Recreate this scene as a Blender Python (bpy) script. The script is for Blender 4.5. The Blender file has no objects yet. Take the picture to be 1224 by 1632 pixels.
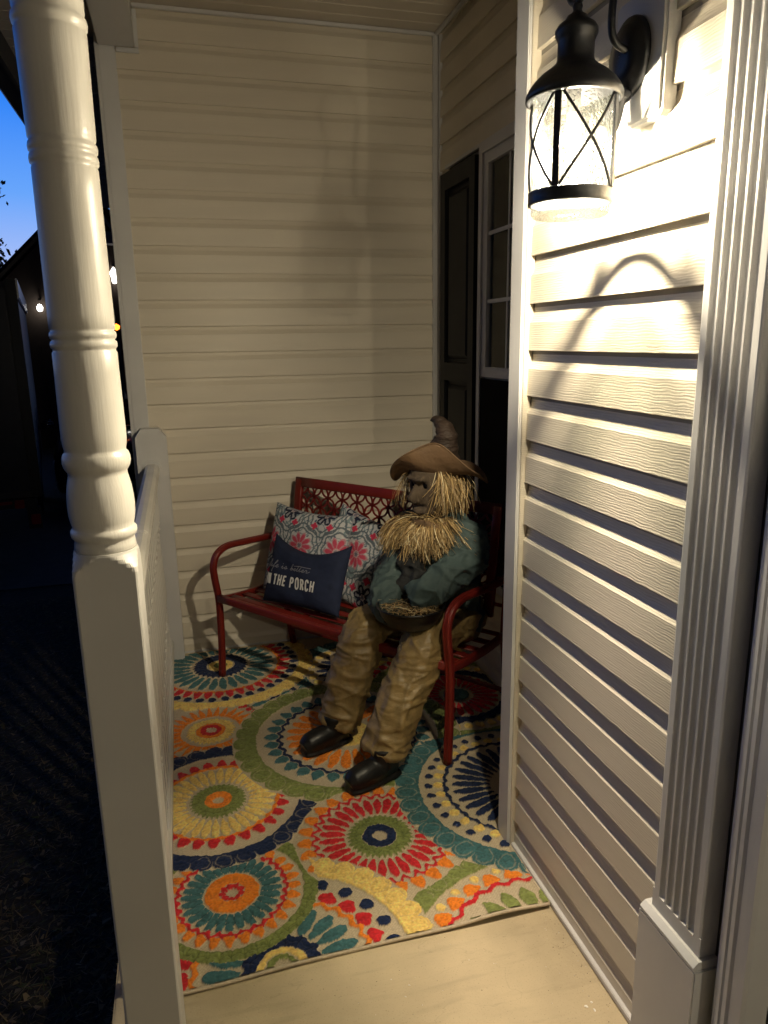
import bpy, bmesh, math, random
import numpy as np
from mathutils import Vector, Matrix, noise
S = bpy.context.scene
COL = S.collection
random.seed(7)
PI = math.pi

# ------------------------------------------------------------------ camera
cam_d = bpy.data.cameras.new('camera'); cam = bpy.data.objects.new('camera', cam_d); COL.objects.link(cam)
cr = Vector((0.96323, -0.26823, -0.01555)); cu = Vector((0.07646, 0.21819, 0.97291)); cf = Vector((0.25757, 0.93832, -0.23068))
cam.matrix_world = Matrix(((cr.x, cu.x, -cf.x, 0), (cr.y, cu.y, -cf.y, 0), (cr.z, cu.z, -cf.z, 1.65), (0, 0, 0, 1)))
cam_d.sensor_fit = 'VERTICAL'; cam_d.sensor_height = 36; cam_d.lens = 1158.0/1632*36
cam_d.clip_start = 0.05; cam_d.clip_end = 800
S.camera = cam
S.view_settings.view_transform = 'Standard'; S.view_settings.look = 'None'
S.view_settings.gamma = 1; S.view_settings.exposure = 0.0

# ------------------------------------------------------------------ dusk sky
W = bpy.data.worlds.new('World'); S.world = W; W.use_nodes = True
nt = W.node_tree; nt.nodes.clear()
o_ = nt.nodes.new('ShaderNodeOutputWorld'); bg = nt.nodes.new('ShaderNodeBackground'); nt.links.new(bg.outputs[0], o_.inputs[0])
tc = nt.nodes.new('ShaderNodeTexCoord'); sx = nt.nodes.new('ShaderNodeSeparateXYZ'); nt.links.new(tc.outputs['Generated'], sx.inputs[0])
rp = nt.nodes.new('ShaderNodeValToRGB'); nt.links.new(sx.outputs[2], rp.inputs[0])
e = rp.color_ramp.elements
e[0].position = 0.0; e[0].color = (.45, .52, .80, 1)
e[1].position = 1.0; e[1].color = (.0005, .002, .014, 1)
for p_, c_ in ((.08, (.42, .54, .93, 1)), (.17, (.14, .38, .97, 1)), (.27, (.025, .23, .95, 1)), (.36, (.010, .19, .85, 1)), (.5, (.003, .04, .22, 1)), (.7, (.001, .008, .05, 1))):
    k = e.new(p_); k.color = c_
# afterglow is strongest toward the street side and fades round the horizon
dt = nt.nodes.new('ShaderNodeVectorMath'); dt.operation = 'DOT_PRODUCT'
nt.links.new(tc.outputs['Generated'], dt.inputs[0]); dt.inputs[1].default_value = (-.42, .9, 0)
mr = nt.nodes.new('ShaderNodeMapRange'); mr.inputs[1].default_value = .35; mr.inputs[2].default_value = .93; mr.inputs[3].default_value = .012; mr.inputs[4].default_value = 1.0
nt.links.new(dt.outputs['Value'], mr.inputs[0]); nt.links.new(rp.outputs[0], bg.inputs[0]); nt.links.new(mr.outputs[0], bg.inputs[1])

# ------------------------------------------------------------------ helpers
def tag(o, label=None, cat=None, group=None, kind=None):
    if label: o['label'] = label
    if cat: o['category'] = cat
    if group: o['group'] = group
    if kind: o['kind'] = kind
    return o
def thing(name, label, cat, loc=(0, 0, 0), rz=0, group=None):
    o = bpy.data.objects.new(name, None); COL.objects.link(o); o.location = loc; o.rotation_euler = (0, 0, rz)
    o.empty_display_size = .1
    return tag(o, label, cat, group)
def link(name, me, mats, parent=None, loc=None, smooth=False):
    o = bpy.data.objects.new(name, me); COL.objects.link(o)
    if mats is not None:
        for m in (mats if isinstance(mats, (list, tuple)) else [mats]): me.materials.append(m)
    if parent: o.parent = parent
    if loc: o.location = loc
    if smooth:
        me.polygons.foreach_set('use_smooth', [True]*len(me.polygons))
    return o
def inst(name, me, parent=None, loc=(0, 0, 0)):
    o = bpy.data.objects.new(name, me); COL.objects.link(o); o.location = loc
    if parent: o.parent = parent
    return o
def ob(name, bm, mats, parent=None, loc=None, smooth=False):
    me = bpy.data.meshes.new(name); bmesh.ops.recalc_face_normals(bm, faces=bm.faces); bm.to_mesh(me); bm.free()
    return link(name, me, mats, parent, loc, smooth)
def box(bm, x0, x1, y0, y1, z0, z1, mi=0):
    v = [bm.verts.new(p) for p in ((x0,y0,z0),(x1,y0,z0),(x1,y1,z0),(x0,y1,z0),(x0,y0,z1),(x1,y0,z1),(x1,y1,z1),(x0,y1,z1))]
    for f in ((0,3,2,1),(4,5,6,7),(0,1,5,4),(1,2,6,5),(2,3,7,6),(3,0,4,7)):
        bm.faces.new([v[i] for i in f]).material_index = mi
    return v
def nb(): return bmesh.new()
def bxo(name, x0, x1, y0, y1, z0, z1, m, parent=None, bev=0.0):
    bm = nb(); box(bm, x0, x1, y0, y1, z0, z1)
    if bev: bmesh.ops.bevel(bm, geom=bm.edges[:], offset=bev, segments=2, affect='EDGES')
    return ob(name, bm, m, parent)
def extrude_profile(bm, prof, axis, a0, a1, closed=True, f=None):
    """prof: list of 2d points; f(p, a) -> 3d"""
    A = [bm.verts.new(f(p, a0)) for p in prof]; B = [bm.verts.new(f(p, a1)) for p in prof]
    n = len(prof)
    for i in range(n if closed else n-1):
        j = (i+1) % n; bm.faces.new((A[i], A[j], B[j], B[i]))
    if closed:
        bm.faces.new(A[::-1]); bm.faces.new(B)
def lathe(bm, prof, n=32, c=(0, 0, 0), rf=None):
    rings = []
    for (r, z) in prof:
        ring = []
        for i in range(n):
            t = 2*PI*i/n; rr = rf(t, r, z) if rf else r
            ring.append(bm.verts.new((c[0]+rr*math.cos(t), c[1]+rr*math.sin(t), c[2]+z)))
        rings.append(ring)
    for a, b in zip(rings, rings[1:]):
        for i in range(n):
            j = (i+1) % n; bm.faces.new((a[i], a[j], b[j], b[i]))
    return rings
def cap(bm, ring):
    try: bm.faces.new(ring)
    except Exception: pass
def tube(bm, pts, rad, n=10, capped=True, squash=None):
    pts = [Vector(p) for p in pts]; m = len(pts)
    rads = rad if isinstance(rad, list) else [rad]*m
    up = Vector((0, 0, 1)); rings = []; prev = None
    for i, p in enumerate(pts):
        t = (pts[min(i+1, m-1)]-pts[max(i-1, 0)]).normalized()
        if prev is None:
            s = t.cross(up)
            if s.length < .1: s = t.cross(Vector((1, 0, 0)))
        else: s = prev - t*prev.dot(t)
        s.normalize(); prev = s; q = t.cross(s)
        r = rads[i]; r1, r2 = (r if isinstance(r, tuple) else (r, r))
        rings.append([bm.verts.new(p+s*(r1*math.cos(2*PI*k/n))+q*(r2*math.sin(2*PI*k/n))) for k in range(n)])
    for a, b in zip(rings, rings[1:]):
        for k in range(n): bm.faces.new((a[k], a[(k+1) % n], b[(k+1) % n], b[k]))
    if capped: bm.faces.new(rings[0][::-1]); bm.faces.new(rings[-1])
def sweep(bm, pts, side, prof):
    """prof in (side, normal) coords swept along path with a fixed side vector"""
    pts = [Vector(p) for p in pts]; side = Vector(side).normalized(); m = len(pts); R = []
    for i, p in enumerate(pts):
        t = (pts[min(i+1, m-1)]-pts[max(i-1, 0)]).normalized(); q = side.cross(t).normalized()
        R.append([bm.verts.new(p+side*a+q*b) for a, b in prof])
    n = len(prof)
    for a, b in zip(R, R[1:]):
        for k in range(n): bm.faces.new((a[k], a[(k+1) % n], b[(k+1) % n], b[k]))
    bm.faces.new(R[0][::-1]); bm.faces.new(R[-1])
def rrect(w, h, r=.004, n=3):
    out = []
    for cx, cy, a0 in ((w/2-r, h/2-r, 0), (-w/2+r, h/2-r, PI/2), (-w/2+r, -h/2+r, PI), (w/2-r, -h/2+r, 3*PI/2)):
        for k in range(n+1):
            a = a0+PI/2*k/n; out.append((cx+r*math.cos(a), cy+r*math.sin(a)))
    return out
def spline(pts, n=8):
    P = [Vector(p) for p in pts]; P = [P[0]*2-P[1]]+P+[P[-1]*2-P[-2]]; out = []
    for i in range(1, len(P)-2):
        for k in range(n):
            t = k/n; a, b, c, d = P[i-1], P[i], P[i+1], P[i+2]
            out.append(.5*((2*b)+(c-a)*t+(2*a-5*b+4*c-d)*t*t+(3*b-a-3*c+d)*t**3))
    out.append(P[-2]); return out

# ------------------------------------------------------------------ materials
def mat(name, color=(.5, .5, .5), rough=.5, metal=0, spec=.5, bump=None, var=0.0, vscale=6, col2=None, cattr=None, stretch=(1, 1, 1), coat=0, sheen=0, mottle=None):
    m = bpy.data.materials.new(name); m.use_nodes = True; n = m.node_tree; b = n.nodes['Principled BSDF']
    b.inputs['Base Color'].default_value = (*color, 1); b.inputs['Roughness'].default_value = rough
    b.inputs['Metallic'].default_value = metal; b.inputs['Specular IOR Level'].default_value = spec
    if coat: b.inputs['Coat Weight'].default_value = coat
    if sheen: b.inputs['Sheen Weight'].default_value = sheen; b.inputs['Sheen Roughness'].default_value = .5
    t = n.nodes.new('ShaderNodeTexCoord'); mp = n.nodes.new('ShaderNodeMapping'); mp.inputs['Scale'].default_value = stretch
    n.links.new(t.outputs['Object'], mp.inputs[0])
    src = None
    if cattr:
        a = n.nodes.new('ShaderNodeAttribute'); a.attribute_name = cattr; src = a.outputs['Color']
    if var:
        nz = n.nodes.new('ShaderNodeTexNoise'); nz.inputs['Scale'].default_value = vscale; nz.inputs['Detail'].default_value = 6
        n.links.new(mp.outputs[0], nz.inputs[0])
        mx = n.nodes.new('ShaderNodeMix'); mx.data_type = 'RGBA'
        r_ = n.nodes.new('ShaderNodeMapRange'); r_.inputs[1].default_value = .3; r_.inputs[2].default_value = .7
        n.links.new(nz.outputs[0], r_.inputs[0])
        if src is None:
            mx.inputs[6].default_value = (*[c*(1-var) for c in color], 1)
            mx.inputs[7].default_value = (*(col2 or [min(1, c*(1+var)) for c in color]), 1)
            n.links.new(r_.outputs[0], mx.inputs[0])
        else:
            mx.blend_type = 'MULTIPLY'; mx.inputs[0].default_value = 1
            n.links.new(src, mx.inputs[6])
            r_.inputs[3].default_value = 1-var; r_.inputs[4].default_value = 1+var*.5
            n.links.new(r_.outputs[0], mx.inputs[7])
        src = mx.outputs[2]
        rr = n.nodes.new('ShaderNodeMapRange'); rr.inputs[3].default_value = max(0, rough-.08); rr.inputs[4].default_value = min(1, rough+.08)
        n.links.new(nz.outputs[0], rr.inputs[0]); n.links.new(rr.outputs[0], b.inputs['Roughness'])
    if src is not None: n.links.new(src, b.inputs['Base Color'])
    last = None
    for (kind, sc, st, dist) in (bump or []):
        mp2 = n.nodes.new('ShaderNodeMapping'); mp2.inputs['Scale'].default_value = st; n.links.new(t.outputs['Object'], mp2.inputs[0])
        if kind == 'noise':
            z = n.nodes.new('ShaderNodeTexNoise'); z.inputs['Detail'].default_value = 5; z.inputs['Scale'].default_value = sc; out = z.outputs[0]
        elif kind == 'vor':
            z = n.nodes.new('ShaderNodeTexVoronoi'); z.inputs['Scale'].default_value = sc; out = z.outputs[0]
        elif kind == 'wave':
            z = n.nodes.new('ShaderNodeTexWave'); z.bands_direction = 'Z'; z.inputs['Scale'].default_value = sc; z.inputs['Distortion'].default_value = 6; z.inputs['Detail'].default_value = 3; z.inputs['Detail Scale'].default_value = 1.2; out = z.outputs[1]
        n.links.new(mp2.outputs[0], z.inputs[0])
        bp = n.nodes.new('ShaderNodeBump'); bp.inputs['Distance'].default_value = dist; bp.inputs['Strength'].default_value = 1
        n.links.new(out, bp.inputs['Height'])
        if last: n.links.new(last.outputs[0], bp.inputs['Normal'])
        last = bp
    if last: n.links.new(last.outputs[0], b.inputs['Normal'])
    return m
def emis(name, col, st):
    m = bpy.data.materials.new(name); m.use_nodes = True; b = m.node_tree.nodes['Principled BSDF']
    b.inputs['Base Color'].default_value = (0, 0, 0, 1); b.inputs['Emission Color'].default_value = (*col, 1); b.inputs['Emission Strength'].default_value = st
    return m
LAMP_COL = (1.0, .83, .62)
# embossed vinyl: long wavering grain lines; walls run along y or x
M_SIDE_Y = mat('vinyl_siding_grain', (.57, .52, .43), .42, var=.05, vscale=9, stretch=(1, .25, 2), bump=[('wave', 52, (1, .30, 1), .00028), ('noise', 70, (1, .09, 2.8), .0006)])
M_SIDE_X = mat('vinyl_siding', (.61, .555, .455), .5, var=.06, vscale=5, stretch=(.25, 1, 2), bump=[('noise', 55, (.1, 1, 2.5), .0006), ('noise', 2.2, (.5, 1, 1), .0012)])
M_TRIM = mat('white_vinyl_trim', (.56, .555, .55), .38, var=.05, vscale=4, bump=[('noise', 90, (1, 1, .1), .0003), ('noise', 5, (1, 1, .6), .002)])
M_PAINT = mat('white_painted_wood', (.63, .61, .56), .36, var=.06, vscale=7, stretch=(3, 3, .6), bump=[('noise', 60, (2.2, 2.2, .12), .0006), ('noise', 14, (1, 1, .5), .0014)])
M_BASE = mat('smooth_white_paint', (.56, .55, .52), .42, var=.05, vscale=3, bump=[('noise', 40, (1, 1, .2), .0004), ('noise', 5, (1, 1, 1), .0015)])
M_RAIL = mat('white_rail_vinyl', (.64, .62, .57), .24, var=.05, vscale=6, bump=[('noise', 8, (1, .3, 1), .002)])
M_CEIL = mat('ceiling_vinyl', (.50, .45, .37), .5, var=.06, vscale=3)
M_CORE = mat('wall_sheathing', (.25, .23, .20), .8, var=.1)
M_CONC = mat('concrete', (.60, .495, .315), .62, var=.14, vscale=3.5, bump=[('noise', 130, (1, 1, 1), .0006), ('noise', 9, (.3, 1.6, 1), .0016)])
def weather(m, sc1, amt, hair):
    n = m.node_tree; b = n.nodes['Principled BSDF']; src = b.inputs['Base Color'].links[0].from_socket
    t = n.nodes.new('ShaderNodeTexCoord')
    def noi(sc, st, det=8, dist=0):
        mp = n.nodes.new('ShaderNodeMapping'); mp.inputs['Scale'].default_value = st; n.links.new(t.outputs['Object'], mp.inputs[0])
        z = n.nodes.new('ShaderNodeTexNoise'); z.inputs['Scale'].default_value = sc; z.inputs['Detail'].default_value = det; z.inputs['Distortion'].default_value = dist; n.links.new(mp.outputs[0], z.inputs[0]); return z.outputs[0]
    def mul(a, f):
        mx = n.nodes.new('ShaderNodeMix'); mx.data_type = 'RGBA'; mx.blend_type = 'MULTIPLY'; mx.inputs[0].default_value = 1; n.links.new(a, mx.inputs[6]); n.links.new(f, mx.inputs[7]); return mx.outputs[2]
    def rng(a, x0, x1, y0, y1):
        r = n.nodes.new('ShaderNodeMapRange'); r.inputs[1].default_value = x0; r.inputs[2].default_value = x1; r.inputs[3].default_value = y0; r.inputs[4].default_value = y1; n.links.new(a, r.inputs[0]); return r.outputs[0]
    out = mul(src, rng(noi(sc1, (1, 1, 1)), .35, .65, 1-amt, 1.0))
    out = mul(out, rng(noi(260, (1, 1, 1), 2), .62, .72, 1.0, 1-amt))
    if hair:
        a = n.nodes.new('ShaderNodeMath'); a.operation = 'SUBTRACT'; n.links.new(noi(2.2, (.8, 2.6, 1), 5, .6), a.inputs[0]); a.inputs[1].default_value = .5
        c = n.nodes.new('ShaderNodeMath'); c.operation = 'ABSOLUTE'; n.links.new(a.outputs[0], c.inputs[0])
        out = mul(out, rng(c.outputs[0], .0, .0035, .86, 1.0))
        out = mul(out, rng(noi(30, (.15, 1, 1), 6), .55, .72, 1.0, .86))
    n.links.new(out, b.inputs['Base Color'])
weather(M_CONC, 2.6, .28, True)
M_RED = mat('red_powder_coat', (.145, .012, .008), .38, spec=.4, var=.15, vscale=9, bump=[('noise', 160, (1, 1, 1), .0003)])
M_BLACK = mat('black_lantern_metal', (.012, .013, .016), .38, metal=.3, var=.3, vscale=40, bump=[('noise', 190, (1, 1, 1), .0004)])
M_SHUT = mat('black_shutter', (.006, .007, .010), .5, spec=.2, var=.2)
M_DARK = mat('dark_interior', (.002, .002, .003), .8, spec=.05)
M_CURT = mat('beige_curtain', (.24, .20, .18), .9, var=.1)
M_STRAW = mat('dry_straw', (.62, .42, .17), .55, cattr='Col', var=.25, vscale=60)
M_MULCH = mat('leaf_litter_ground', (.018, .015, .010), .95, var=.5, vscale=5, bump=[('noise', 30, (1, 1, 1), .03)])

# ------------------------------------------------------------------ layout numbers (metres)
X1 = .954          # siding lip plane beside the door
YB = 3.847         # siding lip plane of the end wall
E_ = .1261         # course exposure
CZ = 3.13          # ceiling
XW = 1.375         # recessed window wall
YC = 1.92          # outside corner

# ------------------------------------------------------------------ ground, slab, drive
bm = nb()
gx = [-300, -60, -20, -8, -4, -2.5, -1.5, -.9, -.6, -.28, 20, 300]; gy = [-300, -40, -8, -2, 0, 1, 2, 3, 4, 5, 6.5, 9, 14, 30, 100, 400]
gv = [[bm.verts.new((x, y, -.65)) for y in gy] for x in gx]
for i in range(len(gx)-1):
    for j in range(len(gy)-1): bm.faces.new((gv[i][j], gv[i+1][j], gv[i+1][j+1], gv[i][j+1]))
tag(ob('ground', bm, M_MULCH), kind='structure', label='dark leaf strewn lawn below the porch')
o = bxo('driveway', -6, 3, 7.4, 40, -.66, -.642, mat('asphalt', (.04, .04, .042), .85, var=.3, vscale=8, bump=[('noise', 80, (1, 1, 1), .004)])); tag(o, kind='structure')
o = bxo('porch_floor', -.285, 2.2, -2.6, 4.0, -.64, 0, M_CONC, bev=.006); tag(o, kind='structure')
# white scuffs and crumbs on the bare concrete
bm = nb()
for (x, y, s) in ((.50, 1.36, .006), (.53, 1.35, .004), (.60, 1.28, .008), (.59, 1.27, .006), (.62, 1.25, .006), (.885, 1.30, .006), (.87, 1.315, .007), (.89, 1.32, .005), (.46, 1.50, .004), (.44, 1.47, .004), (.30, 1.42, .004), (.42, 1.53, .003), (.70, 1.50, .002), (.64, 1.53, .002), (.2, 1.40, .004), (.83, 1.45, .002)):
    c = Vector((x, y, .002)); k = [bm.verts.new(c+Vector((math.cos(a)*s*random.uniform(.3, 1), math.sin(a)*s*random.uniform(.3, 1.1), 0))) for a in [i*PI/4 for i in range(8)]]
    t_ = bm.verts.new(c+Vector((0, 0, .0015)))
    for i in range(8): bm.faces.new((k[i], k[(i+1) % 8], t_))
for _ in range(260):
    x = random.uniform(-.08, .93); y = random.uniform(1.0, 1.63); s = random.uniform(.0005, .0018)
    if random.random() < .4: x = .935-abs(random.gauss(0, .03))
    c = Vector((x, y, .0015)); k = [bm.verts.new(c+Vector((math.cos(a)*s, math.sin(a)*s*random.uniform(.5, 1.2), 0))) for a in [i*PI/2+random.random() for i in range(4)]]
    t_ = bm.verts.new(c+Vector((0, 0, s*.8)))
    for i in range(4): bm.faces.new((k[i], k[(i+1) % 4], t_)).material_index = random.choice((0, 1, 1))
tag(ob('floor_crumbs', bm, [mat('white_crumb', (.75, .72, .65), .8), mat('dark_grit', (.07, .05, .03), .9)]), 'scattered white crumbs and specks on the bare concrete in front of the rug', 'debris', kind='stuff')

# ------------------------------------------------------------------ siding walls
def siding_profile(h=E_, deep=False):
    t = .016; c0 = .60 if deep else .68
    P = [(-.008, .0030), (t-.0012, 0.0), (t, .0012), (t-.0003, .004)] + [(t-.0020*i/4-.0003, .004+(h*c0-.004)*i/4) for i in range(1, 5)]
    if deep: P += [(t-.0050, h*(c0+.035)), (.007, h*(c0+.10)), (.0030, h*(c0+.18)), (.0005, h*(c0+.27)), (-.001, h+.003), (-.008, h+.003)]
    else: P += [(t-.0045, h*.72), (.0085, h*.78), (.0048, h*.85), (.0030, h*.93), (.0020, h+.003), (-.008, h+.003)]
    return P
def board_mesh(name, axis, L, h=E_, deep=False):
    """axis 'y': faces -x with origin at lip plane ; axis 'x': faces -y"""
    bm = nb(); P = siding_profile(h, deep); t = .016
    if axis == 'y': f = lambda p, a: (t-p[0], a, p[1])
    else: f = lambda p, a: (a, t-p[0], p[1])
    nseg = max(2, int(L/.12)); rows = []
    for s in range(nseg+1):
        a = L*s/nseg
        rows.append([bm.verts.new(f(p, a)) for p in P])
    n = len(P)
    for A, B in zip(rows, rows[1:]):
        for i in range(n): bm.faces.new((A[i], A[(i+1) % n], B[(i+1) % n], B[i]))
    bm.faces.new(rows[0][::-1]); bm.faces.new(rows[-1])
    bmesh.ops.recalc_face_normals(bm, faces=bm.faces)
    me = bpy.data.meshes.new(name); bm.to_mesh(me); bm.free()
    return me
# end wall (behind the bench)
wb = thing('siding_wall', 'tall cream lap siding wall closing the far end of the porch behind the bench', 'wall', (0, YB, 0))
me = board_mesh('siding_board', 'x', XW+.166-.012); me.materials.append(M_SIDE_X)
z0 = 2.8637-13*E_*2; zz = 2.8637
while zz > 0: zz -= E_
z0 = zz
k = 0
while z0+k*E_ < CZ+.02:
    z = z0+k*E_
    if k in (5, 6, 11, 14, 19):
        cut = {5: .92, 6: .92, 11: .36, 14: 1.02, 19: .55}[k]; Lw = XW+.166-.012
        ma = board_mesh('siding_board', 'x', cut+.02); mb2 = board_mesh('siding_board', 'x', Lw-cut)
        ma.materials.append(M_SIDE_X); mb2.materials.append(M_SIDE_X)
        inst('siding_board', ma, wb, (-.166, -.0016, z)); inst('siding_board', mb2, wb, (-.166+cut, 0.0003, z))
    else: inst('siding_board', me, wb, (-.166, random.uniform(-.0006, .0006), z))
    k += 1
bxo('wall_core', -.25, XW+.3, .016, .13, -.6, CZ+.12, M_CORE, wb)
bxo('corner_board', -.236, -.164, -.012, .012, -.6, CZ-.01, M_TRIM, wb, .003)
bxo('corner_board', -.252, -.2365, -.010, .14, -.6, CZ+.1, M_TRIM, wb, .002)
bxo('inside_corner_trim', XW-.030, XW-.004, -.012, .012, 0, CZ, M_TRIM, wb, .003)
bxo('base_flashing', -.163, XW-.031, -.004, .012, .001, .012, M_TRIM, wb)
# garage side wall running on beyond the corner
wg = thing('siding_wall', 'side wall of the house running away behind the far porch corner', 'wall', (-.25, 3.99, 0))
for j in range(29):
    bxo('siding_board', 0, .02, 0, 5.2, -.5+j*E_, -.5+(j+1)*E_-.004, M_SIDE_X, wg)
bxo('wall_core', .021, .2, 0, 5.2, -.6, CZ+.1, M_CORE, wg)
# wall beside the door carrying the lantern
wn = thing('siding_wall', 'near cream lap siding wall with wood grain carrying the lit lantern', 'wall', (X1, 0, 0))
def near_wall(root, y0, y1):
    me = board_mesh('siding_board', 'y', y1-y0, deep=True); me.materials.append(M_SIDE_Y)
    zz = 1.7401+30*E_
    while zz > 0: zz -= E_
    k = 0
    while zz+k*E_ < CZ:
        inst('siding_board', me, root, (0, y0-root.location.y, zz+k*E_)); k += 1
near_wall(wn, 1.085, 1.918)
bxo('wall_core', .016, .13, .88, 2.0, -.1, CZ+.1, M_CORE, wn)
bxo('corner_trim', -.020, .012, 1.9205, 1.995, .004, CZ, M_TRIM, wn, .003)      # outside corner post
bxo('corner_lip', -.012, .014, 1.9125, 1.9200, .004, CZ, M_SIDE_Y, wn, .0015)
bxo('base_flashing', -.010, .010, 1.19, 1.9120, .003, .020, M_TRIM, wn, .002)
bxo('corner_return', .0125, .44, 1.985, 1.998, 0, CZ, M_SIDE_X, wn)
# window wall
ww = thing('siding_wall', 'shadowed siding wall round the window behind the scarecrow', 'wall', (XW, 0, 0))
SH0, SH1 = 3.266, 3.715; WY0, WY1 = 2.30, 3.247; WZ0, WZ1 = .49, 2.478
me1 = board_mesh('siding_board', 'y', 3.835-2.0)
me2 = board_mesh('siding_board', 'y', 3.835-3.716); me3 = board_mesh('siding_board', 'y', .30)
for m_ in (me1, me2, me3): m_.materials.append(M_SIDE_X)
zz = 2.8637
while zz > 0: zz -= E_
k = 0
while zz+k*E_ < CZ:
    z = zz+k*E_
    if z+E_*.5 < WZ0 or z > WZ1-.02: inst('siding_board', me1, ww, (0, 2.0, z))
    else: inst('siding_board', me2, ww, (0, 3.716, z)); inst('siding_board', me3, ww, (0, 2.0, z))
    k += 1
bm = nb(); box(bm, .018, .12, 1.9, 2.30, -.1, CZ+.1); box(bm, .018, .12, 3.247, 4.0, -.1, CZ+.1); box(bm, .018, .12, 2.30, 3.247, -.1, WZ0); box(bm, .018, .12, 2.30, 3.247, WZ1, CZ+.1)
ob('wall_core', bm, M_CORE, ww)
bxo('inside_corner_trim', -.004, .014, 3.815, 3.834, 0, CZ, M_TRIM, ww, .002)
bxo('head_channel', -.006, .012, 2.26, 3.73, WZ1+.002, WZ1+.018, M_TRIM, ww, .002)
# window
win = thing('sash_window', 'white double hung window with grid and beige curtain behind the scarecrow', 'window', (XW, 0, 0))
bm = nb(); f0, f1 = WY0, WY1
box(bm, -.022, .02, f0, f0+.035, WZ0, WZ1); box(bm, -.022, .02, f1-.035, f1, WZ0, WZ1); box(bm, -.022, .02, f0+.0352, f1-.0352, WZ1-.04, WZ1); box(bm, -.022, .02, f0+.0352, f1-.0352, WZ0, WZ0+.04)
ob('window_frame', bm, M_TRIM, win)
g0, g1 = f0+.036, f1-.036
def sash(z0, z1, x, grid):
    bm = nb(); w = .045
    box(bm, x, x+.02, g0, g0+w, z0, z1); box(bm, x, x+.02, g1-w, g1, z0, z1); box(bm, x, x+.02, g0+w+.0002, g1-w-.0002, z1-w, z1); box(bm, x, x+.02, g0+w+.0002, g1-w-.0002, z0, z0+w)
    s = ob('sash', bm, M_TRIM, win)
    a0, a1, b0, b1 = g0+w, g1-w, z0+w, z1-w
    if grid:
        for i in range(1, 3):
            bxo('grid_bar', x+.006, x+.012, a0, a1, b0+(b1-b0)*i/3-.008, b0+(b1-b0)*i/3+.008, M_TRIM, s)
        for i in range(1, 4):
            bxo('grid_bar', x+.0125, x+.017, a0+(a1-a0)*i/4-.007, a0+(a1-a0)*i/4+.007, b0, b1, M_TRIM, s)
    return s, (a0, a1, b0, b1)
GL = bpy.data.materials.new('window_glass'); GL.use_nodes = True
def thin_glass(m, tint=(.9, .92, .9), rough=.03, bumpd=0, bsc=60, diff=0):
    n = m.node_tree; n.nodes.clear(); out = n.nodes.new('ShaderNodeOutputMaterial'); tr = n.nodes.new('ShaderNodeBsdfTransparent'); gl = n.nodes.new('ShaderNodeBsdfGlossy')
    fr = n.nodes.new('ShaderNodeFresnel'); mx = n.nodes.new('ShaderNodeMixShader'); tr.inputs[0].default_value = (*tint, 1); gl.inputs['Roughness'].default_value = rough
    n.links.new(fr.outputs[0], mx.inputs[0]); n.links.new(tr.outputs[0], mx.inputs[1]); n.links.new(gl.outputs[0], mx.inputs[2]); last = mx
    if bumpd:
        nz = n.nodes.new('ShaderNodeTexVoronoi'); nz.inputs['Scale'].default_value = bsc; tcn = n.nodes.new('ShaderNodeTexCoord'); n.links.new(tcn.outputs['Object'], nz.inputs[0])
        b = n.nodes.new('ShaderNodeBump'); b.inputs['Distance'].default_value = bumpd; n.links.new(nz.outputs[0], b.inputs['Height']); n.links.new(b.outputs[0], gl.inputs['Normal']); n.links.new(b.outputs[0], fr.inputs['Normal'])
        if diff:
            tl = n.nodes.new('ShaderNodeBsdfTranslucent'); tl.inputs[0].default_value = (.80, .86, .72, 1); n.links.new(b.outputs[0], tl.inputs['Normal'])
            r2 = n.nodes.new('ShaderNodeTexNoise'); r2.inputs['Scale'].default_value = 130; n.links.new(tcn.outputs['Object'], r2.inputs[0])
            mp = n.nodes.new('ShaderNodeMapRange'); mp.inputs[1].default_value = .3; mp.inputs[2].default_value = .75; mp.inputs[3].default_value = diff*.6; mp.inputs[4].default_value = diff*1.7; n.links.new(r2.outputs[0], mp.inputs[0])
            m2 = n.nodes.new('ShaderNodeMixShader'); n.links.new(mp.outputs[0], m2.inputs[0]); n.links.new(mx.outputs[0], m2.inputs[1]); n.links.new(tl.outputs[0], m2.inputs[2]); last = m2
    n.links.new(last.outputs[0], out.inputs[0])
thin_glass(GL)
s, a = sash(1.475, WZ1-.042, -.012, True); bxo('pane', .004, .007, *a, GL, s)
s, a = sash(WZ0+.042, 1.470, .010, False); bxo('pane', .027, .030, *a, GL, s)
bxo('insect_screen', -.016, -.013, g0, g1, WZ0+.042, 1.468, M_DARK, win)
bm = nb()
for s_ in range(1):
    A = []; n_ = 120
    for i in range(n_+1):
        y = 2.25+1.05*i/n_; A.append((y, .075+.02*math.sin(i*.62)+.008*math.sin(i*1.7)))
    for (ya, xa), (yb, xb) in zip(A, A[1:]):
        v = [bm.verts.new(q) for q in ((xa, ya, WZ0), (xb, yb, WZ0), (xb, yb, WZ1), (xa, ya, WZ1))]; bm.faces.new(v)
    for (ya, xa), (yb, xb) in zip(A, A[1:]):
        v = [bm.verts.new(q) for q in ((xa+.003, ya, WZ0), (xb+.003, yb, WZ0), (xb+.003, yb, WZ1), (xa+.003, ya, WZ1))]; bm.faces.new(v)
ob('curtain', bm, M_CURT, win)
bxo('room_back', .3, .32, 2.0, 3.7, .2, 2.8, M_DARK, win)
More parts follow.
